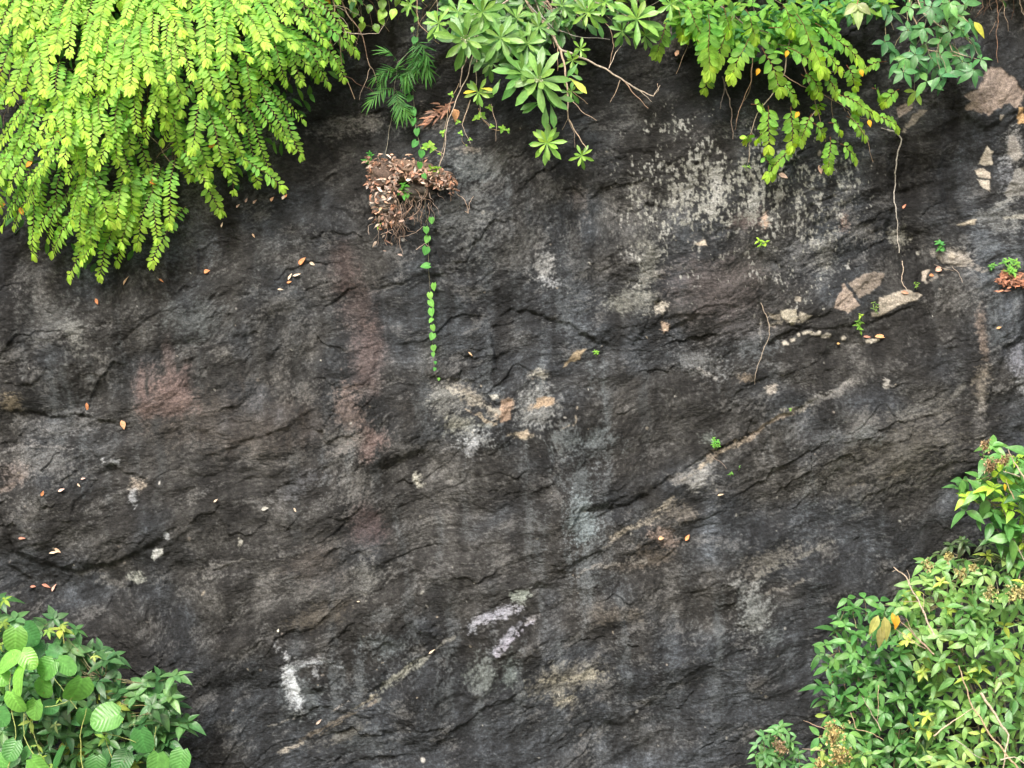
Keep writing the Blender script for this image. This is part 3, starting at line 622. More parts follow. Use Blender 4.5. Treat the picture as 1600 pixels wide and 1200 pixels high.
def tint_mat(name, rough=.8, scale=60, lo=.6, hi=1.4, bump=.004):
    m, nt, p, out = mat_new(name)
    N = nt.nodes.new; L = nt.links.new
    a = N('ShaderNodeAttribute'); a.attribute_name = 'tint'
    tc = N('ShaderNodeTexCoord'); nz = N('ShaderNodeTexNoise'); nz.inputs['Scale'].default_value = scale; nz.inputs['Detail'].default_value = 5
    L(tc.outputs['Object'], nz.inputs['Vector'])
    mr = N('ShaderNodeMapRange'); mr.inputs[1].default_value = .3; mr.inputs[2].default_value = .7; mr.inputs[3].default_value = lo; mr.inputs[4].default_value = hi
    L(nz.outputs['Fac'], mr.inputs[0])
    mx = N('ShaderNodeMix'); mx.data_type = 'RGBA'; mx.blend_type = 'MULTIPLY'; mx.inputs[0].default_value = 1
    L(a.outputs['Color'], mx.inputs[6]); L(mr.outputs[0], mx.inputs[7]); L(mx.outputs[2], p.inputs['Base Color'])
    b = N('ShaderNodeBump'); b.inputs['Strength'].default_value = .6; b.inputs['Distance'].default_value = bump
    L(nz.outputs['Fac'], b.inputs['Height']); L(b.outputs[0], p.inputs['Normal'])
    p.inputs['Roughness'].default_value = rough
    return m

M_LEAF = leaf_mat('leaf_soft', .5, .35, .34)
M_GLOSS = leaf_mat('leaf_glossy', .31, .6, .22)
M_ROUND = leaf_mat('leaf_veined', .36, .5, .26, 1.0)
M_DEAD = tint_mat('dry_leaf', .7, 80, .6, 1.35, .003)
M_BARK = tint_mat('bark', .85, 90, .6, 1.35, .003)
M_SOIL = tint_mat('soil', .95, 70, .5, 1.5, .01)

# ------------------------------------------------------------------ leaf and tube collector
def shape(ws, t=None):
    """width profile -> template rows of (across, along)"""
    n = len(ws)
    t = np.linspace(0, 1, n) if t is None else np.array(t, float)
    return t, np.array(ws, float)
SHAPES = {
    'ellip': shape([.06, .62, .95, 1.0, .72, .03]),
    'ovate': shape([.06, .80, 1.0, .85, .48, .02]),
    'obov': shape([.05, .28, .60, .95, .92, .08]),
    'lance': shape([.08, .8, 1.0, .7, .02]),
    'heart': shape([.50, .86, 1.0, .97, .74, .38, .02], [0, .06, .2, .4, .65, .85, 1]),
    'round': shape([.40, .72, .93, 1.0, .98, .86, .66, .38, .02], [0, .04, .15, .32, .52, .72, .87, .96, 1]),
    'strip': shape([.6, 1.0, .7, .05]),
}

class Geo:
    def __init__(self):
        self.leaves = {}; self.tubes = []; self.raw = []
    def leaf(self, p, d, up, L, W, col, sh='ellip', fold=.25, droop=.2, wave=0.0, slot=0):
        d = Vector(d).normalized(); up = Vector(up)
        s = d.cross(up)
        if s.length < 1e-4: s = d.orthogonal()
        s.normalize(); n = s.cross(d)
        self.leaves.setdefault((sh, slot), []).append((tuple(p), (tuple(s), tuple(d), tuple(n)), L, W, fold, droop, wave, tuple(col)))
    def tube(self, pts, r0, r1, col, sides=5, slot=1, wob=0.0):
        self.tubes.append(([tuple(p) for p in pts], r0, r1, tuple(col), sides, slot))
    def empty_(self):
        return not (self.leaves or self.tubes or self.raw)
    def build(self, name, mats, parent=None, origin=None):
        Vs, Fs, Cs, UVs, Sl = [], [], [], [], []
        base = 0
        for (sh, slot), lst in self.leaves.items():
            t, w = SHAPES[sh]; n = len(t)
            P = np.array([l[0] for l in lst]); M = np.array([l[1] for l in lst])
            L = np.array([l[2] for l in lst])[:, None, None]; W = np.array([l[3] for l in lst])[:, None, None]
            fo = np.array([l[4] for l in lst])[:, None, None]; dr = np.array([l[5] for l in lst])[:, None, None]
            wa = np.array([l[6] for l in lst])[:, None, None]
            Cc = np.array([l[7] for l in lst])
            A = np.array([-1, 0, 1.0])[None, None, :] * w[None, :, None]
            T = np.broadcast_to(t[None, :, None], (1, n, 3))
            X = A * W * .5
            notch = 0
            Yv = T * L
            if sh == 'heart':
                Yv = Yv - (np.abs(A) > .1) * (T < .01) * L * .18
            if sh == 'round':
                Yv = Yv - (np.abs(A) > .1) * (T < .01) * L * .12
            ph = np.arange(len(lst))[:, None, None] * 1.7
            Z = fo * np.abs(X) - dr * L * T * T + wa * L * np.sin(T * 9 + ph + A * 2)
            Pt = P[:, None, None, :] + X[..., None] * M[:, None, None, 0] + Yv[..., None] * M[:, None, None, 1] + Z[..., None] * M[:, None, None, 2]
            k = len(lst)
            Vs.append(Pt.reshape(-1, 3))
            Cs.append(np.repeat(Cc, n * 3, 0))
            uv = np.stack([np.broadcast_to(np.array([-1, 0, 1.0])[None, None, :], (k, n, 3)) * .999, np.broadcast_to(T, (k, n, 3))], -1).reshape(-1, 2)
            UVs.append(uv)
            f = []
            for i in range(n - 1):
                for j in range(2):
                    a = i * 3 + j
                    f.append((a, a + 1, a + 4, a + 3))
            f = np.array(f)[None] + (np.arange(k) * n * 3)[:, None, None] + base
            Fs.append(f.reshape(-1, 4)); Sl.append(np.full(f.shape[0] * f.shape[1], slot))
            base += k * n * 3
        for pts, r0, r1, c, sides, slot in self.tubes:
            P = np.array(pts, float); n = len(P)
            T = np.gradient(P, axis=0); T /= np.linalg.norm(T, axis=1)[:, None] + 1e-9
            ref = np.array([0.31, 0.9, 0.21]); 
            A = np.cross(T, ref); A /= np.linalg.norm(A, axis=1)[:, None] + 1e-9
            B = np.cross(T, A)
            rr = np.linspace(r0, r1, n)
            an = np.arange(sides) * 2 * np.pi / sides
            ring = P[:, None] + rr[:, None, None] * (np.cos(an)[None, :, None] * A[:, None] + np.sin(an)[None, :, None] * B[:, None])
            Vs.append(ring.reshape(-1, 3)); Cs.append(np.repeat(np.array([c]), n * sides, 0)); UVs.append(np.full((n * sides, 2), .5))
            i = np.arange(n - 1)[:, None] * sides; j = np.arange(sides)[None]; j2 = (j + 1) % sides
            f = np.stack([i + j, i + j2, i + sides + j2, i + sides + j], -1).reshape(-1, 4) + base
            Fs.append(f); Sl.append(np.full(len(f), slot))
            base += n * sides
        for V_, F_, C_, slot in self.raw:
            V_ = np.asarray(V_, float); Vs.append(V_); UVs.append(np.full((len(V_), 2), .5))
            Cs.append(np.broadcast_to(np.asarray(C_, float), (len(V_), 3)))
            F_ = np.asarray(F_) + base; Fs.append(F_); Sl.append(np.full(len(F_), slot)); base += len(V_)
        V3 = np.concatenate(Vs); F3 = np.concatenate(Fs).astype(np.int32); C3 = np.concatenate(Cs); U3 = np.concatenate(UVs); S3 = np.concatenate(Sl).astype(np.int32)
        wl = Vector((0, 0, 0)); q = parent
        while q is not None: wl = wl + q.location; q = q.parent
        org = np.array(origin if origin is not None else wl, float)
        me = bpy.data.meshes.new(name)
        me.vertices.add(len(V3)); me.vertices.foreach_set('co', (V3 - org).astype(np.float32).reshape(-1))
        me.loops.add(F3.size); me.loops.foreach_set('vertex_index', F3.reshape(-1))
        me.polygons.add(len(F3)); me.polygons.foreach_set('loop_start', np.arange(0, F3.size, 4, dtype=np.int32))
        me.polygons.foreach_set('use_smooth', np.ones(len(F3), bool))
        if isinstance(mats, (list, tuple)):
            for m in mats: me.materials.append(m)
            me.polygons.foreach_set('material_index', S3)
        else:
            me.materials.append(mats)
        me.update()
        ca = me.color_attributes.new('tint', 'FLOAT_COLOR', 'POINT')
        rgba = np.ones((len(V3), 4), np.float32); rgba[:, :3] = np.clip(C3, 0.003, .9)
        ca.data.foreach_set('color', rgba.reshape(-1))
        ul = me.uv_layers.new(name='UVMap')
        ul.data.foreach_set('uv', U3[F3.reshape(-1)].astype(np.float32).reshape(-1))
        o = bpy.data.objects.new(name, me); C.objects.link(o)
        if parent is not None:
            o.parent = parent
            if origin is not None:
                o.location = Vector(origin) - wl
        elif origin is not None:
            o.location = origin
        return o

def lerp(a, b, t): return tuple(a[i] + (b[i] - a[i]) * t for i in range(3))
def jit(c, s=.15, h=.06):
    k = math.exp(R.gauss(0, s)); q = R.gauss(0, h)
    return (max(c[0] * k * (1 + q), .002), max(c[1] * k, .002), max(c[2] * k * (1 - q), .002))
def curve(p0, p1, sag=0.0, out=0.0, n=8, wob=0.0):
    """points from p0 to p1, bowed upward by sag and towards the camera by out"""
    pts = []
    a, b = Vector(p0), Vector(p1)
    ph = R.uniform(0, 6)
    L = (b - a).length
    for i in range(n + 1):
        t = i / n; q = 4 * t * (1 - t)
        w = wob * L * min(q, 1)
        pts.append(a.lerp(b, t) + Vector((w * math.sin(ph + t * 7), -out * q + w * .5 * math.sin(ph * 2 + t * 5), sag * q + w * math.cos(ph + t * 6))))
    return pts

LIME = (.33, .52, .055); YEL = (.50, .64, .09); GRN = (.10, .26, .035); MID = (.15, .36, .05); DGRN = (.045, .13, .03); BLG = (.055, .19, .055)
TWIG = (.10, .055, .035); PALETWIG = (.34, .27, .20); GREYTWIG = (.38, .34, .29)
CAMV = Vector((0, -1, 0))

def spray(pts, leaf_l, leaf_w, step, c_base, c_tip, gl, gt, ang=58, face=None, twig_col=TWIG, tipleaves=True, r=.0022, sh='ellip'):
    """leaves in two rows along a stem; pts run from the base to the tip"""
    pts = [Vector(p) for p in pts]
    seg = [(pts[i + 1] - pts[i]).length for i in range(len(pts) - 1)]
    tot = sum(seg)
    gt.tube(pts, r, r * .45, twig_col, 4, 0)
    s = step * 1.2; k = 0
    face = Vector(face) if face is not None else Vector((0, -.75, .66))
    while s < tot:
        q = s; i = 0
        while i < len(seg) - 1 and q > seg[i]: q -= seg[i]; i += 1
        p = pts[i].lerp(pts[i + 1], min(q / seg[i], 1)); tan = (pts[i + 1] - pts[i]).normalized()
        n = (face - tan * face.dot(tan))
        if n.length < .1: n = Vector((0, -1, .2))
        n.normalize()
        side = tan.cross(n).normalized()
        f = s / tot
        sz = min(1, .66 + 1.2 * f) * (1 - .22 * max(0, f - .8) / .2) * R.uniform(.85, 1.1)
        for sg in (-1, 1):
            if R.random() < .04: continue
            an = math.radians(ang - 22 * f ** 2 + R.gauss(0, 7))
            d = (tan * math.cos(an) + side * sg * math.sin(an) - n * R.uniform(-.05, .22)).normalized()
            up = (n + side * sg * R.gauss(-.1, .22) + Vector((R.gauss(0, .12), 0, R.gauss(0, .12)))).normalized()
            c = lerp(c_base, c_tip, min(1, max(0, f ** 2.6 + R.gauss(0, .07))))
            pp = p + tan * (step * .25 * sg)
            gl.leaf(pp, d, up, leaf_l * sz * R.uniform(.85, 1.1), leaf_w * sz * R.uniform(.9, 1.1), jit(c, .16, .05), sh, R.uniform(.05, .35), R.uniform(.0, .25))
        s += step * R.uniform(.85, 1.15); k += 1
    if tipleaves:
        tan = (pts[-1] - pts[-2]).normalized()
        for a in (-.5, 0, .45):
            n = face; side = tan.cross(n).normalized()
            d = (tan * math.cos(a) + side * math.sin(a)).normalized()
            gl.leaf(pts[-1], d, n, leaf_l * R.uniform(.9, 1.15), leaf_w * 1.05, jit(c_tip, .1, .04), sh, .3, R.uniform(.1, .3))

def fan(gl, p, axis_dir, normal, n, L, W, col, sh='ovate', spread=150, droop=.3, gt=None, pet=0.0, pc=MID, fold=.3):
    """palmate leaf: n leaflets fanned about axis_dir in the plane normal to `normal`"""
    a = Vector(axis_dir).normalized(); nn = Vector(normal); nn = (nn - a * nn.dot(a))
    if nn.length < .1: nn = a.orthogonal()
    nn.normalize(); s = a.cross(nn).normalized()
    for i in range(n):
        t = 0 if n == 1 else (i / (n - 1) - .5)
        an = math.radians(spread) * t + R.gauss(0, .12)
        d = (a * math.cos(an) + s * math.sin(an) - nn * R.uniform(-.05, .25)).normalized()
        k = 1 - .28 * abs(t) * 2 * (n > 3) - .1 * abs(t)
        q = Vector(p) + d * pet
        gl.leaf(q, d, (nn + Vector((R.gauss(0, .15), R.gauss(0, .1), R.gauss(0, .15)))), L * k * R.uniform(.88, 1.1), W * k * R.uniform(.9, 1.1), jit(col, .12, .05), sh, fold * R.uniform(.4, 1.4), droop * R.uniform(.4, 1.5))
        if pet > 0.004 and gt is not None: gt.tube([p, q], .0009, .0008, pc, 3, 0)

def rosette(gl, p, axis_dir, n, L, W, col, young=None, sh='obov', open_=1.0, droop=.15, fold=.28):
    """whorl of leaves round a shoot tip that points along axis_dir"""
    a = Vector(axis_dir).normalized(); x = a.orthogonal().normalized(); y = a.cross(x)
    ph = R.uniform(0, 6)
    for i in range(n):
        f = i / max(n - 1, 1)
        an = ph + i * 2.39996
        el = (1.25 * f ** 1.3 - .15) * open_
        rad = x * math.cos(an) + y * math.sin(an)
        d = rad * math.cos(el) + a * math.sin(el)
        up = a * math.cos(el) - rad * math.sin(el)
        c = col if young is None else lerp(col, young, f ** 1.5)
        gl.leaf(Vector(p) + a * (.01 * f), d, up, L * (1 - .45 * f ** 1.5) * R.uniform(.85, 1.12), W * (1 - .35 * f) * R.uniform(.88, 1.1), jit(c, .12, .05), sh, fold * R.uniform(.5, 1.4), droop * R.uniform(.2, 1.8) * (1 - .6 * f))

def inpoly(u, v, pts):
    r = False; n = len(pts)
    for k in range(n):
        (ax, ay), (bx, by) = pts[k], pts[(k + 1) % n]
        if (ay > v) != (by > v) and u < (bx - ax) * (v - ay) / (by - ay) + ax: r = not r
    return r
def edge_d(u, v, pts):
    b = 1e9; n = len(pts)
    for k in range(n):
        (ax, ay), (bx, by) = pts[k], pts[(k + 1) % n]
        dx, dy = bx - ax, by - ay; L2 = dx * dx + dy * dy
        t = min(1, max(0, ((u - ax) * dx + (v - ay) * dy) / L2))
        b = min(b, math.hypot(u - ax - t * dx, v - ay - t * dy))
    return b
def scatter(pts, sp, tries=12000, seed=0):
    rr = random.Random(seed + 99)
    a = [p[0] for p in pts]; b = [p[1] for p in pts]
    out = []
    for _ in range(tries):
        u, v = rr.uniform(min(a), max(a)), rr.uniform(min(b), max(b))
        if not inpoly(u, v, pts): continue
        if all((u - x) ** 2 + (v - y) ** 2 > sp * sp for x, y in out): out.append((u, v))
    return out

# ------------------------------------------------------------------ 1. the big lime-green hanging shrub, upper left
OUT1 = [(-60, -60), (-60, 350), (4, 352), (40, 392), (82, 395), (109, 430), (156, 430), (183, 408), (238, 408), (262, 350), (297, 275), (343, 328), (365, 300), (438, 290),
        (430, 240), (469, 242), (473, 188), (505, 150), (537, 122), (555, 80), (540, -10), (560, -60)]
shrub = empty('hanging_shrub', at(260, -140, -.1), 'huge lime-green shrub hanging over the upper left of the cliff in long leafy sprays', 'shrub')
def flow(u, v):
    """screen direction in which the sprays hang at (u, v)"""
    du = (u - 250) / 300.0
    a = math.radians(90 - 54 * math.tanh(du * 1.1)) if du > 0 else math.radians(90 + 34 * math.tanh(-du * 1.3))
    return math.cos(a), math.sin(a)
def depth1(u, v):
    e = min(edge_d(u, v, OUT1), 160) if inpoly(u, v, OUT1) else 0
    base = max(rock_h(at(u, v, .2).x, at(u, v, .2).z), 0)
    return base + .14 + .40 * (e / 160) ** .8
tips = [(4, 352), (51, 396), (82, 392), (109, 430), (156, 430), (183, 407), (238, 408), (264, 348), (343, 328), (365, 297), (438, 290), (469, 242), (473, 187),
        (537, 121), (555, 78), (297, 273), (75, 372), (22, 352), (130, 398), (215, 380), (245, 372), (322, 285), (401, 284), (420, 262), (452, 225), (512, 128), (525, 100), (548, 55), (60, 335), (170, 345), (200, 330), (280, 235)]
# an uncovered dark gap in the middle of the shrub, as in the photograph
def gap(u, v):
    return math.exp(-(((u - 318) / 34) ** 2 + ((v - 195) / 22) ** 2)) + math.exp(-(((u - 85) / 26) ** 2 + ((v - 285) / 26) ** 2)) + math.exp(-(((u - 235) / 22) ** 2 + ((v - 235) / 24) ** 2)) + .8 * math.exp(-(((u - 165) / 18) ** 2 + ((v - 285) / 20) ** 2)) + .9 * math.exp(-(((u - 105) / 18) ** 2 + ((v - 110) / 20) ** 2)) + .8 * math.exp(-(((u - 20) / 22) ** 2 + ((v - 170) / 22) ** 2)) + .8 * math.exp(-(((u - 250) / 26) ** 2 + ((v - 40) / 16) ** 2)) + .8 * math.exp(-(((u - 400) / 20) ** 2 + ((v - 205) / 24) ** 2)) + .8 * math.exp(-(((u - 175) / 16) ** 2 + ((v - 175) / 18) ** 2))
inner = [p for p in scatter(OUT1, 22.5, 9000, 1) if edge_d(p[0], p[1], OUT1[:]) > (30 if p[1] > 60 else 14) and R.random() > gap(*p) * 1.5]
items = [(u, v, True) for u, v in tips] + [(u, v + 8, False) for u, v in inner]
items.sort(key=lambda t: -t[1])
sprays = []
for u, v, edge in items:
    fu, fv = flow(u, v)
    w = R.gauss(0, .26)
    fu, fv = fu * math.cos(w) - fv * math.sin(w), fu * math.sin(w) + fv * math.cos(w)
    L = R.uniform(60, 130) if not edge else R.uniform(80, 125)
    d = depth1(u, v) + R.uniform(-.05, .09)
    if edge: d = max(d, .16) + R.uniform(0, .05)
    tip = at(u, v, d)
    u0, v0 = u - fu * L, v - fv * L
    dd = depth1(u0, v0)
    root = at(u0, v0, min(dd, d + .20) - .10)
    bow = curve(root, tip, .015, R.uniform(.03, .08), 8, .018)
    side_green = min(1, max(0, (u - 260) / 280))
    deep = R.random()
    cb = lerp(lerp((.20, .45, .065), (.12, .37, .065), side_green), (.09, .25, .035), deep * .5)
    ct = lerp((.46, .70, .10), (.32, .58, .085), side_green * .6)
    gl, gt = Geo(), Geo()
    ll = R.uniform(11.5, 17) * S
    spray(bow, ll, ll * .41, 6.3 * S, cb, ct, gl, gt, 72, face=(R.gauss(0, .12), -.80, .60), twig_col=(.16, .10, .05))
    sprays.append((gl, gt, edge, v))
# the hundred that show largest are parts of their own
order = sorted(range(len(sprays)), key=lambda i: (not sprays[i][2], R.random()))
mg, mt = Geo(), Geo()
for k, i in enumerate(order):
    gl, gt = sprays[i][:2]
    if k < 100:
        o = gl.build('leafy_branch', M_LEAF, shrub)
        gt.build('twig', M_BARK, o)
    else:
        for kk, l in gl.leaves.items(): mg.leaves.setdefault(kk, []).extend(l)
        mg.tubes += gt.tubes
for i, t in enumerate(mg.tubes): mg.tubes[i] = t[:5] + (1,)
o = mg.build('leafy_branches', [M_LEAF, M_BARK], shrub); o['kind'] = 'stuff'
# inner foliage and woody stems
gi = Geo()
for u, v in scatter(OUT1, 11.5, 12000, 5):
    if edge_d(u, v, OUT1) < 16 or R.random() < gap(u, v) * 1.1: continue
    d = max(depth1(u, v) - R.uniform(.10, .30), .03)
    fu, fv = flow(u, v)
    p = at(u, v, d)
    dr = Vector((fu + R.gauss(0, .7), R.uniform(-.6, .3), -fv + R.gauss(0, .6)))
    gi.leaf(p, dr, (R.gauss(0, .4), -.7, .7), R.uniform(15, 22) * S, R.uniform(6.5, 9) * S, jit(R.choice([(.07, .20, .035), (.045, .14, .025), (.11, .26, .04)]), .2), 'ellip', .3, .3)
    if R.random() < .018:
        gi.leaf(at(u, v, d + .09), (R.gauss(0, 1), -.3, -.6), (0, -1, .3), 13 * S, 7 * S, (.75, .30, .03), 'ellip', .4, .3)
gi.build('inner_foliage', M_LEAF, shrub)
for k in range(26):
    ua = R.uniform(-40, 520); ub = ua + R.gauss((ua - 250) * .22, 40); vb = R.uniform(90, 330)
    if not inpoly(ub, vb, OUT1): vb *= .5; 
    gs = Geo()
    a = at(ua * .75 + 70, -130, -.1); m_ = at((ua + ub) / 2, vb * .25 - 20, depth1(ub, vb * .4) * .6); b = at(ub, vb, max(depth1(ub, vb) - .12, .05))
    pts = curve(a, m_, .05, .08, 7, .03) + curve(m_, b, .04, .05, 9, .04)[1:]
    gs.tube(pts, .0065 * R.uniform(.6, 1.3), .002, jit(R.choice([TWIG, PALETWIG, (.2, .14, .1)])), 6, 0)
    for q in range(4):
        i = R.randrange(4, len(pts)); e = pts[i] + Vector((R.gauss(0, .12), R.uniform(-.14, .02), R.uniform(-.22, .02)))
        gs.tube(curve(pts[i], e, .01, .02, 5, .05), .002, .001, jit(R.choice([TWIG, PALETWIG])), 4, 0)
    gs.build('branch', M_BARK, shrub)

# ------------------------------------------------------------------ 2. undergrowth on the brow above the picture and behind the top plants
def undergrowth():
    g_ = Geo()
    for k in range(5200):
        u = R.uniform(-500, 2100); v = R.triangular(-420, 8 + 14 * math.sin(u / 37) + 10 * math.sin(u / 13 + 1), -20)
        if 1240 < u and v > -8 and R.random() < .7: v -= 25
        x, z = (u - 800) * S, ZC + (600 - v) * S
        p = Vector((x, -rock_h(x, z) - R.uniform(.0, .22), z))
        g_.leaf(p, (R.gauss(0, 1), -.7, R.gauss(-.35, .7)), (R.gauss(0, .3), -.5, .9), R.uniform(16, 34) * S, R.uniform(8, 15) * S, jit(R.choice([GRN, MID, DGRN, BLG, (.2, .36, .05)]), .3), R.choice(['ellip', 'ovate']), .3, .3)
    for k in range(150):
        u = R.uniform(0, 1600); a = on_rock(u, R.uniform(-50, 0), .05); b = on_rock(u + R.gauss(0, 40), R.uniform(5, 55), R.uniform(.03, .10))
        g_.tube(curve(a, b, .02, .04, 6, .07), .0022, .001, jit(R.choice([TWIG, PALETWIG])), 4, 1)
    o = g_.build('undergrowth', [M_LEAF, M_BARK])
    tag(o, 'mixed leafy undergrowth along the brow of the cliff', 'undergrowth', kind='stuff')
undergrowth()

# ------------------------------------------------------------------ 3. pinnate shrub, upper right of centre
Z3 = lambda x, y: (1020 + x / 2.759, y / 2.759)
pin = empty('pinnate_shrub', at(1200, -110, 0), 'mid-green shrub with feathery paired leaves and yellow tips dangling over the pale lichen', 'shrub')
SP = [  # from, to, depth
    (60, 95, 20, 225, .35), (240, 60, 245, 305, .5), (345, 70, 255, 300, .42), (415, 165, 345, 315, .45), (255, 280, 225, 380, .3), (470, 205, 545, 375, .5), (620, 60, 725, 285, .55),
    (700, 100, 885, 255, .42), (580, 205, 735, 300, .5), (500, 120, 615, 150, .4), (555, 350, 612, 430, .38), (497, 455, 500, 625, .32), (595, 460, 600, 628, .32), (685, 490, 640, 600, .3),
    (595, 640, 500, 750, .22), (765, 590, 758, 722, .22), (808, 620, 870, 680, .2), (770, 400, 948, 490, .34), (835, 500, 912, 585, .28), (960, 500, 1048, 545, .25), (1008, 265, 905, 300, .3),
    (1062, 385, 1000, 440, .25), (425, 450, 480, 480, .32), (690, 530, 730, 580, .3), (758, 530, 805, 560, .28), (835, 280, 870, 370, .4), (660, 310, 720, 400, .42), (640, 320, 690, 395, .38),
    (150, 30, 215, 180, .4), (190, 170, 235, 290, .42), (470, 580, 455, 600, .3), (730, 310, 790, 395, .4), (470, 660, 520, 750, .2), (300, 20, 330, 130, .5), (400, 40, 440, 160, .5),
    (560, 20, 600, 130, .5), (110, 40, 130, 150, .35), (945, 380, 975, 410, .25), (430, 580, 405, 600, .28), (720, 430, 715, 470, .25), (820, 400, 880, 480, .3), (700, 200, 800, 290, .45), (590, 60, 690, 200, .45)]
for x0, y0, x1, y1, d in SP:
    a, b = at(*Z3(x0, y0), d + .04), at(*Z3(x1, y1), d)
    L = (b - a).length
    gl, gt = Geo(), Geo()
    young = R.uniform(.5, 1)
    cb = R.choice([(.13, .33, .055), (.15, .38, .06), (.11, .29, .05)]) if y0 < 330 else (.20, .44, .07)
    ct = lerp(cb, (.50, .70, .09), young)
    big = (18.5 if L > .2 else 15.5) * S * (1.08 if y0 < 260 else .95)
    spray(curve(a, b, .01, .02, 8, .02), big, big * .50, 7.4 * S * (big / (18.5 * S)), cb, ct, gl, gt, 62, face=(R.gauss(0, .15), -.85, .5), twig_col=(.13, .05, .02), r=.0025)
    o = gl.build('leafy_branch', M_LEAF, pin); gt.build('twig', M_BARK, o)
gi = Geo()
for k in range(900):
    x = R.uniform(90, 1000); y = R.uniform(-30, 130) + 130 * math.exp(-((x - 500) / 330) ** 2) * R.random()
    if x > 780 and y > 60: continue
    gi.leaf(at(*Z3(x, y), R.uniform(.08, .42)), (R.gauss(0, 1), -.4, R.gauss(-.4, .6)), (R.gauss(0, .3), -.7, .7), R.uniform(14, 24) * S, R.uniform(7, 11) * S, jit(R.choice([GRN, MID, BLG, (.2, .38, .05)]), .22), 'ellip', .3, .3)
gi.build('inner_foliage', M_LEAF, pin)
def poly_tube(pts2, d0, d1, r0, r1, col, parent, name='branch', zf=None, wob=.02, rock=False, mat=None):
    gs = Geo(); P = []
    n = len(pts2)
    for i, p in enumerate(pts2):
        u, v = zf(*p) if zf else p
        d = d0 + (d1 - d0) * i / max(n - 1, 1)
        P.append(on_rock(u, v, d) if rock else at(u, v, d))
    Q = []
    for i in range(n - 1):
        c = curve(P[i], P[i + 1], 0, 0, 5, wob)
        Q += c if i == 0 else c[1:]
    gs.tube(Q, r0, r1, jit(col, .1), 6, 0)
    return gs.build(name, mat or M_BARK, parent, origin=(P[0] if parent is None else None))
for pts, r in [([(590, 160), (570, 310), (520, 400), (450, 490), (420, 580), (413, 700)], .0042), ([(590, 160), (640, 260), (690, 400), (720, 510), (745, 610)], .0036),
               ([(700, 150), (740, 270), (790, 385), (830, 480)], .003), ([(450, 180), (530, 190), (610, 200)], .003), ([(560, 320), (640, 370), (740, 410), (900, 510), (990, 520)], .0026),
               ([(430, 250), (425, 350), (370, 480), (360, 530)], .003), ([(640, 260), (740, 305), (820, 312), (900, 310)], .0026), ([(790, 385), (770, 440), (780, 540)], .002),
               ([(700, 480), (640, 560), (600, 660)], .0022), ([(280, 20), (420, 120), (590, 160)], .005), ([(840, 480), (920, 590), (950, 700)], .0018), ([(110, 0), (180, 60), (150, 200), (100, 320)], .002)]:
    poly_tube(pts, .36, .26, r, r * .5, R.choice([PALETWIG, (.28, .2, .15)]), pin, zf=Z3)
for x, y in [(582, 225), (458, 303), (895, 308), (930, 525), (630, 490)]:
    gs = Geo(); gs.leaf(at(*Z3(x, y - 8), .42), (R.gauss(0, .4), -.3, -1), (0, -1, .2), 11 * S, 7 * S, (.80, .42, .02), 'ovate', .3, .3)
    tag(gs.build('withered_leaf', M_LEAF, pin), 'orange withered leaf')

# ------------------------------------------------------------------ 4. rosette shrub, top centre
Z2 = lambda x, y: (540 + x / 3.077, y / 3.077)
ros = empty('rosette_shrub', at(850, -110, 0), 'shrub with big whorls of long serrated leaves and bare brown branches at the top centre', 'shrub')
RS = [(575, 190, 140, .55, 14, 0), (745, 185, 130, .5, 13, 0), (875, 215, 120, .45, 12, 0), (850, 355, 125, .5, 13, 0), (930, 385, 150, .55, 14, 0), (968, 688, 98, .42, 11, 1), (1135, 748, 62, .34, 6, 1),
      (1400, 95, 135, .5, 13, .4), (450, 115, 100, .4, 10, .5), (655, 60, 110, .5, 11, .2), (1130, 235, 55, .4, 6, .7), (1090, 290, 70, .36, 6, .6), (1085, 440, 60, .34, 6, .2), (1165, 60, 90, .45, 8, .4),
      (820, 90, 110, .4, 10, 0), (1040, 30, 90, .4, 9, 0), (930, 130, 90, .4, 10, 0), (540, 60, 90, .4, 9, .2), (700, 300, 90, .35, 8, 0), (640, 445, 80, .4, 7, .6), (1330, 150, 80, .4, 8, 0), (1440, 170, 80, .4, 8, .2), (1560, 20, 90, .4, 8, .5), (1250, 10, 90, .4, 8, .5), (310, 25, 60, .3, 6, .4)]
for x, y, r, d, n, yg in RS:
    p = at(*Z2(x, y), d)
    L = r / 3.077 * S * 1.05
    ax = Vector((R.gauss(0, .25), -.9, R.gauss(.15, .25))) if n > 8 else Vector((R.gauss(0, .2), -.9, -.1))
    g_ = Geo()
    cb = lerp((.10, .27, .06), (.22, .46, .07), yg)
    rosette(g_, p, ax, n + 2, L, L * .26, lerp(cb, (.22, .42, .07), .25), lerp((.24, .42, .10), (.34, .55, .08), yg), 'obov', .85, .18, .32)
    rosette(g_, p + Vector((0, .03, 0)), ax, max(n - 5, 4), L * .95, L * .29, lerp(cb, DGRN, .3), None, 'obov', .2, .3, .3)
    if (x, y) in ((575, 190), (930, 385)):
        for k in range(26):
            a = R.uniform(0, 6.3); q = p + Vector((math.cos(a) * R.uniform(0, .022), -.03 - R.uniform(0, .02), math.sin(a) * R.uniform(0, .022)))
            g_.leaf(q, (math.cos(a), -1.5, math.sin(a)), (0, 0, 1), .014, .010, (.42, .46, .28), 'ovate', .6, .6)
    g_.build('leaf_rosette', M_GLOSS, ros)
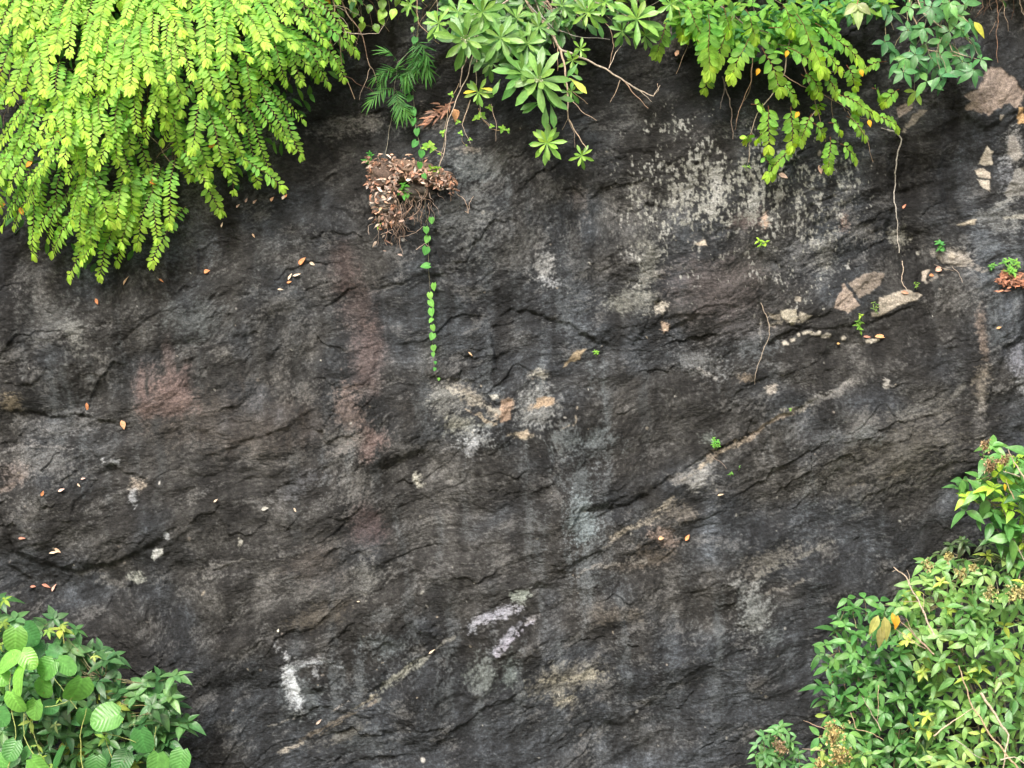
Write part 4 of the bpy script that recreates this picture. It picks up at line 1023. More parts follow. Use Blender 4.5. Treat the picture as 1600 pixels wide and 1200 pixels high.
# drooping group of single leaves and the two yellow ones
g_ = Geo()
for x, y, dx, dy, L in [(940, 430, .05, 1, 95), (975, 420, .35, 1, 95), (960, 500, 0, 1, 110), (985, 500, .2, .9, 110), (930, 490, -1, .35, 90), (930, 500, -1, .5, 85), (985, 470, 1, .6, 95), (1005, 470, 1, .1, 90), (1075, 375, 1, .75, 105), (1080, 360, 1, .35, 60),
                        (680, 265, -.7, .8, 100), (745, 380, -.5, 1, 80), (1120, 300, -.8, 1, 80)]:
    g_.leaf(at(*Z2(x, y), R.uniform(.38, .5)), (dx, -.25, -dy), (R.gauss(0, .2), -1, .3), L / 3.077 * S, L * .32 / 3.077 * S, jit((.14, .34, .07) if x != 1075 else (.42, .52, .10)), 'obov', .3, .25)
for k in range(260):
    x = R.triangular(380, 1350, 800); y = R.uniform(-60, 90 + 190 * math.exp(-((x - 750) / 260) ** 2))
    g_.leaf(at(*Z2(x, y), R.uniform(.10, .36)), (R.gauss(0, 1), -.5, R.gauss(-.5, .7)), (R.gauss(0, .3), -.9, .5), R.uniform(22, 36) * S, R.uniform(8, 12) * S, jit(R.choice([(.08, .22, .05), (.11, .28, .06), DGRN]), .2), 'obov', .3, .25)
g_.build('foliage', M_GLOSS, ros)
for x, y, dx in [(630, 438, -1), (650, 425, .9)]:
    gs = Geo(); gs.leaf(at(*Z2(x, y), .44), (dx, -.3, -.1), (0, -1, .4), .075, .022, (.62, .55, .05), 'obov', .3, .2)
    tag(gs.build('withered_leaf', M_LEAF, ros), 'yellow withered leaf')
BR = [([(830, -60), (885, 30), (960, 120), (1035, 240)], .010, .0075), ([(1035, 240), (1140, 280), (1250, 330), (1340, 390), (1400, 430), (1480, 462), (1512, 410)], .0065, .002),
      ([(1340, 390), (1385, 450), (1455, 520)], .003, .0014), ([(1350, 395), (1420, 440), (1470, 488)], .003, .0014), ([(1320, 385), (1300, 440), (1272, 492)], .0025, .0012),
      ([(1035, 240), (1055, 330), (1068, 460), (1070, 570), (1110, 640), (1160, 715)], .0065, .002), ([(1070, 570), (1040, 625)], .002, .001), ([(1070, 575), (1100, 640), (1102, 710)], .002, .001),
      ([(1085, 480), (1140, 540), (1208, 580)], .0025, .001), ([(1090, 440), (1130, 470), (1165, 500)], .002, .001), ([(880, 20), (1000, 140), (1110, 175), (1270, 190)], .0035, .0015),
      ([(1100, 0), (1200, 60), (1270, 130), (1290, 220), (1265, 330)], .003, .0012), ([(1265, 330), (1300, 250), (1330, 215)], .002, .001), ([(830, -40), (740, 30), (640, 140), (560, 330), (550, 420)], .006, .0025),
      ([(620, -30), (620, 230), (590, 360), (540, 460), (490, 590), (472, 740), (450, 800)], .004, .0016), ([(640, 120), (630, 300), (628, 410)], .004, .002), ([(600, 480), (560, 600), (600, 690)], .0018, .001),
      ([(640, 470), (650, 560), (700, 610)], .0018, .001), ([(910, 0), (950, 90), (1010, 180)], .004, .003), ([(700, 500), (725, 600), (722, 680)], .0015, .001), ([(1020, 230), (1020, 340)], .002, .001),
      ([(340, -20), (350, 110), (420, 190), (450, 210)], .002, .001), ([(0, 155), (80, 165), (160, 160), (190, 110)], .0022, .001), ([(1200, 10), (1320, 60), (1400, 100)], .003, .002), ([(440, -20), (440, 100)], .002, .001)]
for pts, r0, r1 in BR:
    poly_tube(pts, .38, .34, r0, r1, R.choice([(.46, .36, .28), (.38, .28, .21), (.52, .43, .34)]), ros, zf=Z2, wob=.025)
for k in range(22):
    a = at(*Z2(R.uniform(850, 1000), R.uniform(-40, 60)), .3); b = a + Vector((R.uniform(-.1, .25), R.uniform(-.1, .1), -R.uniform(.08, .3)))
    gs = Geo(); gs.tube(curve(a, b, .02, .03, 6, .05), .003, .001, jit((.34, .25, .19)), 4, 0); gs.build('branch', M_BARK, ros)

# ------------------------------------------------------------------ 5. five-fingered shrub, top right corner
pal = empty('glossy_shrub', at(1480, -110, 0), 'glossy green shrub with five-fingered leaves hanging beside the tan stone at the top right', 'shrub')
g_, gt_ = Geo(), Geo()
PL = [(1030, 60), (1110, 30), (1000, 180), (1035, 215), (1130, 235), (1240, 235), (1310, 60), (1360, 95), (1415, 255), (1335, 265), (1270, 330), (1180, 350), (1080, 310), (1200, 30), (1280, 135), (1375, 190), (1180, 185), (1250, 180),
      (1100, 130), (1230, 100), (1345, 20), (940, 20), (1150, 300), (1220, 290), (1310, 215), (1090, 250), (1385, 300), (990, 20), (1280, 10), (1200, 250), (1060, 270), (1330, 130), (1170, 120), (1240, 330)]
for i, (x, y) in enumerate(PL):
    d = R.uniform(.30, .50)
    p = at(*Z3(x, y), d)
    n = R.choice([4, 5, 5, 3]); L = R.uniform(24, 30) * S
    fan(g_, p, (R.gauss(0, .7), -.15, -1 + .5 * (x > 1380)), (R.gauss(0, .2), -.75, .65), n, L, L * .46, R.choice([(.085, .24, .085), (.10, .28, .09), (.13, .32, .09), (.07, .20, .07)]), 'ovate', R.uniform(190, 290), .35, gt_, .005)
    q = at(1455 + R.gauss(0, 20), R.uniform(-40, 60), .3) if x > 1000 else at(1400, -40, .3)
    gt_.tube(curve(p, p.lerp(q, R.uniform(.35, .6)), .02, -.03, 6, .04), .0016, .0028, jit((.22, .20, .12)), 4, 0)
fan(g_, at(*Z3(1130, 395), .3), (0, -.2, -1), (0, -.8, .6), 4, 24 * S, 10 * S, (.30, .52, .08), 'ellip', 210, .3)
g_.build('foliage', M_GLOSS, pal); o = gt_.build('twigs', M_BARK, pal); o['kind'] = 'stuff'
for pts, r in [([(1110, -40), (1105, 30), (1140, 110), (1165, 210)], .005), ([(1120, -40), (1170, 60), (1250, 120), (1290, 220), (1420, 265)], .004), ([(1165, 210), (1240, 225), (1330, 245)], .003), ([(1120, 235), (1128, 320), (1128, 395)], .0015), ([(1250, 60), (1300, 120), (1375, 190)], .003)]:
    poly_tube(pts, .34, .34, r, r * .55, (.42, .32, .24), pal, zf=Z3)
gs = Geo(); gs.leaf(at(*Z3(1385, 95), .46), (.7, -.3, -1), (0, -1, .3), 28 * S, 11 * S, (.55, .55, .08), 'ovate', .35, .3, .01)
tag(gs.build('withered_leaf', M_LEAF, pal), 'yellow withered leaf')
# ------------------------------------------------------------------ 6. single three-leaved shoot hanging in at the top
sh = empty('leafy_shoot', at(*Z3(885, -60), .5), 'pale hanging shoot of three large leaves with brown tips against the dark rock', 'shoot')
for dx, dy, c in [(-.75, .6, (.30, .38, .13)), (.05, 1, (.34, .46, .18)), (.75, .55, (.25, .30, .12))]:
    gs = Geo(); gs.leaf(at(*Z3(880, 18), .5), (dx, -.25, -dy), (0, -1, .35), (38 if dx == .05 else 26) * S, 16 * S, c, 'ovate', .35, .2)
    gs.build('leaf', M_GLOSS, sh)
poly_tube([(888, -60), (890, -10), (880, 18)], .5, .5, .003, .002, (.35, .12, .08), sh, 'stem', zf=Z3)

# ------------------------------------------------------------------ 7. climber with roundish leaves at the top, left of centre
cl = empty('climber', at(600, -60, .1), 'bright climber with oval yellow-green leaves just right of the lime shrub', 'climber')
for x, y, r, c in [(30, 10, 50, 1), (190, 70, 55, .6), (240, 65, 48, 1), (90, 130, 48, .5), (140, 135, 42, .5), (25, 235, 40, 1), (50, 60, 40, .3), (350, 95, 30, .1), (180, 20, 50, .4), (120, 40, 40, .2), (300, 30, 45, .4), (260, 10, 40, .5), (165, 105, 34, .6), (325, 140, 24, .1), (75, 95, 30, .4)]:
    u, v = Z2(x, y - r * .5)
    gs = Geo(); gs.leaf(on_rock(u, v, R.uniform(.05, .14)), (R.gauss(0, .5), -.3, -1), (R.gauss(0, .3), -1, .3), r / 3.077 * S * 1.15, r / 3.077 * S * .9, jit(lerp((.10, .30, .05), (.40, .58, .07), c)), 'ovate', .25, .3)
    gs.build('leaf', M_GLOSS, cl)
for pts in [[(10, -20), (30, 60), (40, 160), (20, 220)], [(200, -20), (215, 60), (190, 120), (120, 150)], [(300, -30), (340, 60), (350, 120), (340, 180)], [(30, 60), (90, 120), (140, 130)]]:
    poly_tube(pts, .06, .06, .0018, .001, (.2, .2, .08), cl, 'stem', zf=Z2, rock=True)

# ------------------------------------------------------------------ 8. dark feathery plant
fe = empty('feathery_herb', on_rock(648, 62, .05), 'dark green feathery plant with needle-thin leaves on the shaded rock', 'herb')
for k, (x0, y0, x1, y1) in enumerate([(345, 190, 345, 330), (350, 240, 300, 380), (240, 290, 205, 250), (245, 330, 150, 370), (245, 350, 285, 390), (235, 420, 130, 480), (240, 430, 260, 540), (350, 200, 390, 270), (230, 380, 240, 330), (350, 290, 395, 330), (330, 330, 290, 370), (240, 480, 290, 540), (220, 350, 170, 400), (345, 260, 385, 350)]):
    a, b = on_rock(*Z2(x0, y0), .16), on_rock(*Z2(x1, y1), .22)
    gl, gt = Geo(), Geo()
    spray(curve(a, b, .01, .02, 6, .03), 24 * S, 2.8 * S, 4.5 * S, (.05, .17, .04), (.10, .27, .06), gl, gt, 52, r=.0014, sh='strip', twig_col=(.08, .10, .04))
    o = gl.build('leafy_branch', M_LEAF, fe); gt.build('twig', M_BARK, o)
poly_tube([(350, 160), (330, 230), (250, 300), (235, 420), (228, 540), (190, 740)], .10, .02, .0026, .0016, (.30, .28, .22), fe, 'stem', zf=Z2, rock=True)
poly_tube([(350, 160), (345, 260), (330, 380), (325, 400)], .12, .12, .002, .001, (.12, .16, .07), fe, 'stem', zf=Z2, rock=True)

# ------------------------------------------------------------------ 9. soil clump on a small ledge with dead leaves and roots
Z4 = lambda x, y: (540 + x / 3, 220 + y / 3)
clump_c = on_rock(640, 290, .02)
ck = empty('soil_clump', clump_c, 'clump of soil and brown dead leaves perched on a small ledge with hanging roots', 'soil clump')
def blob(c, rx, ry, rz, seed, col, rough=.22):
    n, m = 46, 26
    th_ = np.linspace(0, 2 * np.pi, n, endpoint=False); ph_ = np.linspace(0.02, np.pi - .02, m)
    T, P_ = np.meshgrid(th_, ph_)
    x, y, z = np.cos(T) * np.sin(P_), np.sin(T) * np.sin(P_), np.cos(P_)
    k = 1 + rough * fbm(x * 2.2 + z * 1.3 + 5, y * 2.2 - z * 1.7 + 9, 4, seed) * 1.6
    V_ = np.stack([x * rx * k + c[0], y * ry * k + c[1], z * rz * k + c[2]], -1).reshape(-1, 3)
    F_ = []
    for i in range(m - 1):
        for j in range(n):
            F_.append((i * n + j, (i + 1) * n + j, (i + 1) * n + (j + 1) % n, i * n + (j + 1) % n))
    return V_, F_, col, 0
g_ = Geo()
for u, v, rx, ry, rz, c in [(606, 278, .115, .13, .10, (.10, .07, .055)), (640, 268, .15, .12, .065, (.16, .11, .08)), (680, 282, .12, .10, .05, (.13, .09, .07)), (603, 315, .09, .10, .09, (.14, .13, .12)), (608, 338, .05, .07, .07, (.10, .075, .06)), (650, 300, .12, .08, .055, (.10, .09, .08))]:
    g_.raw.append(blob(on_rock(u, v, .0), rx, ry, rz, int(u), c))
g_.build('soil', M_SOIL, ck)
g_ = Geo()
DEADC = [(.36, .20, .14), (.44, .26, .18), (.28, .15, .10), (.42, .31, .25), (.18, .12, .09), (.50, .40, .33), (.24, .19, .15)]
for k in range(760):
    t = R.random()
    if t < .40: u, v = R.gauss(594, 13), R.gauss(272, 13)
    elif t < .8: u, v = R.uniform(605, 712), 0; v = 256 + (u - 605) * .28 + R.gauss(0, 9)
    else: u, v = R.gauss(600, 14), R.gauss(320, 26)
    v = max(v, 240 + abs(u - 620) * .10)
    if not (572 < u < 718): continue
    c = R.choice(DEADC)
    g_.leaf(on_rock(u, v, R.uniform(.08, .16)), (R.gauss(0, 1), R.gauss(-.3, .5), R.gauss(-.3, .7)), (R.gauss(0, .5), -.8, R.gauss(.4, .4)), R.triangular(3, 14, 6) * S, R.uniform(1.6, 5.5) * S, jit(c, .4), R.choice(['ovate', 'ellip']), R.uniform(-.6, 1.2), R.uniform(-.6, 1.0), .04)
o = g_.build('dead_leaves', M_DEAD, ck); o['kind'] = 'stuff'
for k in range(85):
    u = R.triangular(580, 690, 610); v = R.uniform(300, 345) - max(0, u - 630) * .35
    a = on_rock(u, v, .07); b = on_rock(u + R.gauss(0, 13), v + R.uniform(12, 45) * (1.2 if u < 630 else .8), R.uniform(.01, .07))
    gs = Geo(); gs.tube(curve(a, b, -.01, .02, 7, .09), .0016, .0006, jit(R.choice([(.30, .21, .16), (.22, .15, .11), (.4, .3, .24)])), 4, 0)
    gs.build('root', M_BARK, ck)
for pts in [[(165, 440), (220, 415), (240, 455), (330, 430), (360, 402), (390, 405)], [(520, 245), (560, 280), (575, 340), (560, 330)], [(250, 455), (255, 490), (268, 530)], [(110, 440), (105, 400), (140, 380)], [(150, 400), (155, 450), (150, 490)], [(330, 510), (360, 490), (372, 480), (395, 500)], [(300, 240), (330, 290), (335, 380)], [(490, 220), (492, 285)], [(575, 340), (580, 290), (600, 260)]]:
    poly_tube(pts, .05, .02, .0020, .001, (.40, .31, .25), ck, 'root', zf=Z4, rock=True, wob=.05)

def seedling(u, v, r, label, col=(.16, .42, .06), n=3, cat='seedling', off=.04, group=None, sh='ovate', up=1.0, parts=5, Lk=.62):
    """small plant: short stems, each ending in a few leaves; r in photograph pixels"""
    base = on_rock(u, v + r * .8, off * .4)
    root = empty('seedling', base, label, cat, group or 'seedlings sprouting from the rock face')
    gl, gt = Geo(), Geo()
    for k in range(parts):
        a = R.uniform(0, 6.283); rr = r * (.2 + .75 * R.random())
        p = on_rock(u + math.cos(a) * rr * .75, v - math.sin(a) * rr * .8, off + R.uniform(0, .04))
        gt.tube(curve(base, p, .004, .008, 5, .05), .0014, .0009, jit((.22, .28, .10)), 4, 0)
        rosette(gl, p, (R.gauss(0, .3), -.7, up * .7), n + 1, r * Lk * S, r * Lk * .5 * S, jit(col, .15), None, sh, .4, .25)
    gl.build('foliage', M_LEAF, root); gt.build('stem', M_BARK, root)
    return root
seedling(577, 249, 13, 'tiny green seedling sprouting at the upper left corner of the soil clump', (.08, .30, .05), 4)
seedling(627, 297, 16, 'largest green seedling growing in the middle of the soil clump', (.12, .40, .06), 4, Lk=.75)
seedling(600, 326, 20, 'yellow-green seedlings on the lower left face of the soil clump', (.22, .44, .08), 3, Lk=.5, parts=9)
seedling(680, 268, 13, 'bright seedling growing from dead leaves at the right of the soil clump', (.30, .56, .06), 4, Lk=.8)
seedling(605, 282, 9, 'little seedling among the reddish dead leaves of the soil clump', (.12, .34, .06), 3)
seedling(590, 353, 7, 'smallest seedling at the bottom tip of the soil clump', (.2, .44, .06), 3, parts=3)

# trailing plant with small leaves right of the clump
tr = empty('trailing_plant', at(706, 120, .3), 'trailing plant with small light-green leaf sprigs above the right end of the soil clump', 'trailing plant')
for i, (x, y, r) in enumerate([(510, 455, 34), (468, 640, 36), (540, 588, 32), (555, 640, 32), (598, 672, 24), (650, 560, 60), (702, 608, 34), (752, 618, 42), (780, 628, 30), (405, 700, 60), (380, 712, 44), (450, 742, 20), (580, 700, 12), (630, 570, 40), (420, 715, 40), (690, 520, 40)]):
    gs = Geo()
    rosette(gs, at(*Z2(x, y), .30 if y < 690 else .24), (R.gauss(0, .3), -.8, .3), 5, r / 3.077 * S * .62, r / 3.077 * S * .40, (.22, .46, .07), (.34, .58, .08), 'ovate', .35, .2)
    gs.build('leaf_sprig', M_LEAF, tr)
for pts in [[(545, 400), (500, 500), (480, 600), (472, 700), (448, 800)], [(600, 480), (560, 600)], [(560, 640), (560, 680), (580, 700)], [(640, 520), (655, 570), (700, 620), (760, 630)], [(470, 740), (430, 720), (400, 700)]]:
    poly_tube(pts, .30, .26, .0018, .001, (.40, .30, .20), tr, 'stem', zf=Z2, wob=.03)
# curled dry leaf hanging there
gs = Geo(); gs.leaf(at(*Z2(520, 525), .32), (.25, -.2, -1), (.3, -1, .2), 18 * S, 13 * S, (.50, .27, .13), 'ovate', .8, .5, .04)
o = gs.build('dead_leaf', M_DEAD, None, origin=at(*Z2(520, 525), .32)); tag(o, 'curled tan dead leaf caught in the stems above the soil clump', 'dead leaf')
dd = empty('dead_frond', on_rock(*Z2(470, 520), .03), 'brown dried frond lying on the rock just above the soil clump', 'dead frond')
gs = Geo()
for k in range(34):
    t = k / 33
    gs.leaf(on_rock(*Z2(400 + 100 * t + R.gauss(0, 8), 578 - 80 * t + R.gauss(0, 12)), .05), (R.gauss(-.8, .5), -.2, R.gauss(-.3, .4)), (0, -1, .4), 15 * S, 3.6 * S, jit((.30, .16, .11), .25), 'strip', .5, .4)
gs.build('foliage', M_DEAD, dd)

# ------------------------------------------------------------------ 10. heart-leaved vine
vine = empty('heart_leaf_vine', on_rock(645, 50, .1), 'single trailing vine with a line of small heart-shaped green leaves down the dark rock', 'vine')
VL = [(648, 65, 11, .1), (641, 143, 12, .05), (641, 156, 12, .05), (646, 177, 12, .05), (645, 192, 12, .1), (653, 208, 12, .1), (649, 227, 12, .1), (660, 242, 12, .1), (654, 260, 11, .1), (663, 277, 9, .1)] + \
     [(540 + x / 3, 220 + y / 3, r, c) for x, y, r, c in [(397, 377, 10, .3), (379, 423, 11, .35), (382, 467, 12, .35), (383, 520, 13, .3), (388, 608, 14, .35), (419, 688, 12, .9), (390, 731, 11, .9), (399, 768, 12, .75), (398, 808, 13, .75), (412, 848, 8.5, .8), (402, 881, 10, .6), (415, 922, 11, .6), (408, 976, 10, .5), (415, 1005, 7.5, .5), (415, 1042, 5, .05), (423, 1073, 5.5, .4), (432, 1119, 4.5, .7)]]
P = []
for i, (u, v, r, c) in enumerate(VL):
    off = .17 if v < 300 else .045
    gs = Geo()
    uu = u + (-1) ** i * 1.5
    p = on_rock(uu, v - r * .55, off + R.uniform(0, .015))
    a = R.gauss(0, .45)
    gs.leaf(p, (math.sin(a), -.25, -math.cos(a)), (R.gauss(0, .45), -1, R.uniform(.1, .8)), r * S * 1.02, r * S * R.uniform(.85, 1.08), jit(lerp((.07, .30, .07), (.24, .56, .10), c), .06), 'heart', .18, .15)
    gs.build('leaf', M_LEAF, vine)
VS = [(648, 40), (645, 100), (647, 150), (650, 200), (658, 240), (664, 280), (665, 320), (668, 360), (669, 420), (672, 470), (674, 520), (677, 570), (683, 594)]
gs = Geo(); gs.tube([on_rock(u + 1.5 * math.sin(v / 9), v, .15 if v < 320 else .035) for u, v in VS for v in (v,)], .0016, .0008, (.18, .17, .11), 5, 0); gs.build('stem', M_BARK, vine)

# ------------------------------------------------------------------ 11. hanging roots and dry twigs on the rock
def twig_thing(pts_list, label, cat, name, col, zf=None, r=.0035, off=.02, rock=True, d=.2):
    u, v = (zf(*pts_list[0][0]) if zf else pts_list[0][0])
    root = empty(name, on_rock(u, v, off), label, cat)
    for i, pts in enumerate(pts_list):
        poly_tube(pts, off if rock else d, off if rock else d, r if i == 0 else r * .6, r * .5 if i == 0 else r * .3, col, root, 'main_stem' if i == 0 else 'side_stem', zf=zf, rock=rock, wob=.04)
    return root
twig_thing([[(1010, 558), (1050, 570), (1072, 600), (1050, 690), (1045, 780), (1040, 860), (1050, 920), (1055, 1010), (1062, 1090)], [(1075, 1125), (1080, 1160), (1072, 1210), (1100, 1260), (1150, 1265)], [(985, 552), (1010, 558)]],
           'long pale root hanging down the right side of the rock to the tan slabs', 'root', 'hanging_root', (.48, .45, .40), Z3, .0048, .03)
twig_thing([[(300, 330), (320, 400), (340, 470), (345, 600)], [(425, 290), (420, 380), (370, 480), (355, 560)], [(320, 350), (300, 420), (290, 470)]], 'brown woody roots dangling left of the feathery paired leaves', 'root', 'hanging_root', (.20, .15, .12), Z3, .005, .05)
twig_thing([[(425, 780), (455, 850), (465, 920), (430, 1010), (400, 1100), (398, 1145)], [(455, 850), (470, 830)]], 'thin grey root curving down the crack below the tiny bright sprout', 'root', 'hanging_root', (.30, .28, .25), Z5, .0028, .02)
twig_thing([[(210, 440), (250, 465), (272, 492)]], 'short dry twig lying below the seedling on the diagonal crack', 'twig', 'dry_twig', (.30, .22, .17), lambda x, y: (1040 + x / 2.857, 560 + y / 2.857), .002, .02)
twig_thing([[(1480, 0), (1490, 60), (1480, 150), (1488, 270)], [(1490, 60), (1510, 20)], [(1480, 90), (1450, 150)], [(1400, 60), (1425, 30), (1415, -10)]], 'thin brown roots hanging in the shadow above the big tan stone', 'root', 'hanging_root', (.20, .13, .09), Z3, .0028, .06)
twig_thing([[(1280, 620), (1310, 650), (1325, 690)], [(1200, 610), (1290, 640)]], 'fine root trailing from the pale ledge at the right', 'root', 'hanging_root', (.32, .28, .24), Z5, .0022, .02)
twig_thing([[(20, 360), (25, 390), (0, 415)]], 'short curled twig below the leftmost feathery leaf', 'twig', 'dry_twig', (.4, .32, .26), Z3, .002, .06)
twig_thing([[(1310, 300), (1350, 350), (1400, 342)]], 'thin grey twig sticking out of the right side of the lime shrub', 'twig', 'dry_twig', (.4, .34, .3), lambda x, y: (x / 2.727, y / 2.727), .0025, .12)
twig_thing([[(1440, 60), (1470, 140), (1527, 142)]], 'bare thin twig poking past the upper right edge of the lime shrub', 'twig', 'dry_twig', (.4, .34, .3), lambda x, y: (x / 2.727, y / 2.727), .0025, .2)

# ------------------------------------------------------------------ 12. seedlings rooted in the cracks
seedling(1190, 381, 9, 'tiny bright yellow-green sprout under the pinkish break in the lichen', (.34, .60, .07), 3, parts=3, Lk=1.0)
seedling(1464, 383, 12, 'small seedling standing above the pale ledge at the right', (.10, .32, .08), 4, parts=4, Lk=.9, sh='lance')
seedling(1582, 413, 20, 'bushy light-green seedling on the red-brown litter at the right edge', (.20, .44, .08), 4, parts=12, Lk=.45)
seedling(1549, 416, 10, 'little seedling just left of the bushy one at the right edge', (.13, .34, .08), 4, parts=4, Lk=.7)
seedling(1345, 512, 13, 'green sprout on the lower ledge beside an orange dead leaf', (.20, .42, .06), 3, parts=6, Lk=.6)
seedling(1348, 495, 7, 'pair of tiny leaves directly above the sprout on the lower ledge', (.30, .50, .06), 3, parts=2, Lk=.9)
seedling(1367, 480, 10, 'olive sprout at the left end of the largest tan slab', (.16, .26, .06), 3, parts=5, Lk=.5, sh='lance')
seedling(1432, 447, 7, 'tiny sprout at the right end of the largest tan slab', (.2, .38, .06), 3, parts=3)
seedling(1119, 694, 12, 'feathery seedling rooted in the middle of the long diagonal crack', (.20, .50, .08), 4, parts=9, Lk=.42)
seedling(1142, 739, 6, 'very small plant below the seedling on the diagonal crack', (.15, .38, .07), 3, parts=3)
seedling(1154, 732, 4, 'speck of green right of the very small plant below the crack', (.15, .36, .08), 3, parts=2)
seedling(1235, 638, 5, 'speck of green at the upper end of the diagonal crack', (.2, .44, .08), 3, parts=3)
seedling(932, 553, 7, 'tiny bright sprout where the arched crack ends', (.26, .55, .06), 3, parts=4, Lk=.7)
seedling(1166, 262, 6, 'tiny yellowish sprout at the end of the hanging stem over the lichen', (.24, .46, .06), 3, parts=2, Lk=.9)

# ------------------------------------------------------------------ 13. dead leaves lying on the rock
def dead(u, v, L, W, ang, col, label, off=.012, n=1, fold=.5):
    p = on_rock(u, v, off)
    gs = Geo(); a = math.radians(ang)
    d = Vector((math.cos(a), -.1, math.sin(a)))
    gs.leaf(p - d * (L * S * .5), d, (R.gauss(0, .3), -1, .5), L * S, W * S, col, 'ovate', fold, R.uniform(-.2, .4), .02)
    o = gs.build('dead_leaf', M_DEAD, None, origin=p)
    tag(o, label, 'dead leaf', 'dead leaves caught on the rock')
OR = (.58, .24, .10); CR_ = (.62, .50, .38); RD = (.50, .22, .15); PK = (.60, .42, .36)
W_ = lambda s_: s_
for u, v, L, W, an, c, lb in [
    (472, 408, 17, 8, 50, OR, 'largest orange-brown dead leaf above the pale fragments, under the lime shrub'), (464, 430, 14, 4, 10, CR_, 'cream dead leaf with orange edge in the cluster under the lime shrub'),
    (453, 432, 12, 4, 60, CR_, 'cream sliver at the left of the dead-leaf cluster'), (488, 412, 10, 5, -20, CR_, 'small white dead leaf right of the largest orange one'), (438, 452, 9, 3, 0, CR_, 'white sliver left below the dead-leaf cluster'),
    (452, 441, 8, 4, 10, OR, 'orange scrap at the bottom of the dead-leaf cluster'), (323, 424, 10, 8, 30, OR, 'lone round orange-red dead leaf on the rock right of the lime shrub tips'), (196, 438, 16, 4, 65, (.6, .4, .25), 'narrow tan dead leaf just below the lowest lime tips'),
    (252, 438, 9, 3, -30, OR, 'small brown dead leaf right of the lowest lime tips'), (151, 471, 10, 5, -70, OR, 'small orange dead leaf above the grey patch at the left'), (136, 636, 14, 5, -80, OR, 'upright orange leaf above the dark crack at the left'),
    (192, 664, 15, 9, -70, (.62, .36, .2), 'orange and cream dead leaf at the end of the dark crack at the left'), (66, 771, 9, 5, 60, OR, 'small orange leaf left in the lower left cluster of three'), (96, 766, 12, 5, 20, PK, 'pinkish leaf in the lower left cluster of three'),
    (130, 748, 8, 3, 10, PK, 'small pink sliver above the lower left cluster'), (123, 758, 7, 3, -50, CR_, 'cream sliver above the lower left cluster'), (337, 782, 8, 3, 40, CR_, 'pale sliver lying alone right of the tan-white patch'),
    (34, 841, 11, 4, 5, RD, 'reddish leaf at the far left above the deep crack'), (84, 863, 16, 4, 12, CR_, 'long cream leaf above the deep crack at the lower left'), (90, 860, 12, 5, -35, (.62, .42, .3), 'orange-tinted leaf crossing the long cream one'),
    (52, 916, 10, 4, 10, RD, 'red leaf nearest the lower left foliage'), (72, 915, 14, 5, -15, RD, 'red leaf in the middle of the row above the lower left foliage'), (84, 918, 14, 5, 65, (.62, .36, .28), 'salmon leaf at the right of the row above the lower left foliage'),
    (414, 795, 12, 7, 15, (.30, .30, .27), 'pale grey rolled leaf left of centre'), (461, 797, 8, 3, -60, CR_, 'cream sliver right of the pale grey rolled leaf'), (1377, 525, 20, 7, 6, (.62, .34, .16), 'large orange dead leaf on the lower ledge under the tan slab'),
    (1355, 526, 12, 4, 0, RD, 'narrow reddish leaf left of the large orange one on the ledge'), (1415, 457, 14, 6, -5, (.5, .28, .18), 'brown leaf on top of the largest tan slab'), (1224, 275, 16, 8, -25, (.60, .42, .34), 'pink oval dead leaf on the lichen under the feathery leaves'),
    (1282, 265, 14, 8, -70, (.55, .36, .28), 'pink-brown oval dead leaf on the lichen left of the yellow-tipped branch'), (1413, 322, 9, 4, 60, (.5, .2, .12), 'red scrap hanging beside the long pale root'), (1468, 420, 14, 9, 30, (.62, .36, .26), 'pink dead leaf on the pale ledge at the right'),
    (1456, 430, 8, 5, 0, OR, 'small orange scrap on the pale ledge at the right'), (1074, 840, 11, 6, 60, (.72, .30, .12), 'bright orange leaf right of the two on the lower slope'), (1033, 841, 9, 7, 20, (.60, .36, .2), 'orange-brown leaf left of the bright orange one'),
    (1126, 773, 10, 3, 15, (.6, .45, .3), 'tan sliver below the diagonal crack'), (1561, 512, 8, 4, 20, (.5, .3, .14), 'tan leaf right of the vertical brown streak'), (1310, 537, 5, 4, 0, (.45, .28, .1), 'tiny brown leaf under the white beads of the ledge'),
    (735, 553, 9, 3, -40, (.62, .42, .24), 'orange sliver between vine and grey block'), (425, 311, 8, 6, 70, (.6, .34, .2), 'rounded tan leaf caught high under the lime shrub'), (443, 308, 8, 5, 60, CR_, 'cream leaf caught high under the lime shrub'),
    (447, 306, 6, 4, 60, OR, 'small orange leaf beside the cream one high under the lime shrub'), (398, 315, 9, 4, 50, (.45, .30, .24), 'brownish leaf in the row high under the lime shrub'), (385, 313, 8, 4, 60, (.35, .24, .2), 'dull brown leaf at the left of the row high under the lime shrub'),
    (372, 322, 8, 4, 40, (.4, .28, .22), 'small dull leaf beside the dull brown one high under the lime shrub'), (347, 351, 9, 3, 70, CR_, 'cream sliver on the slope below the lime shrub tips'), (396, 368, 7, 3, -50, (.6, .42, .26), 'tiny tan leaf on the slope below the lime shrub'),
    (1058, 82, 12, 7, 70, (.45, .26, .16), 'brown leaf on the rock left of the feathery leaves'), (560, 940, 5, 2, 0, CR_, 'speck of cream leaf in the lower middle'), (435, 985, 6, 4, 80, (.6, .58, .5), 'tiny white leaf in the lower left half'), (675, 1018, 13, 3, 35, (.6, .48, .36), 'cream splinter on the lower diagonal crack'),
    (498, 1128, 12, 4, 40, (.5, .40, .33), 'pinkish splinter at the lowest crack')]:
    dead(u, v, L, W, an, c, lb)
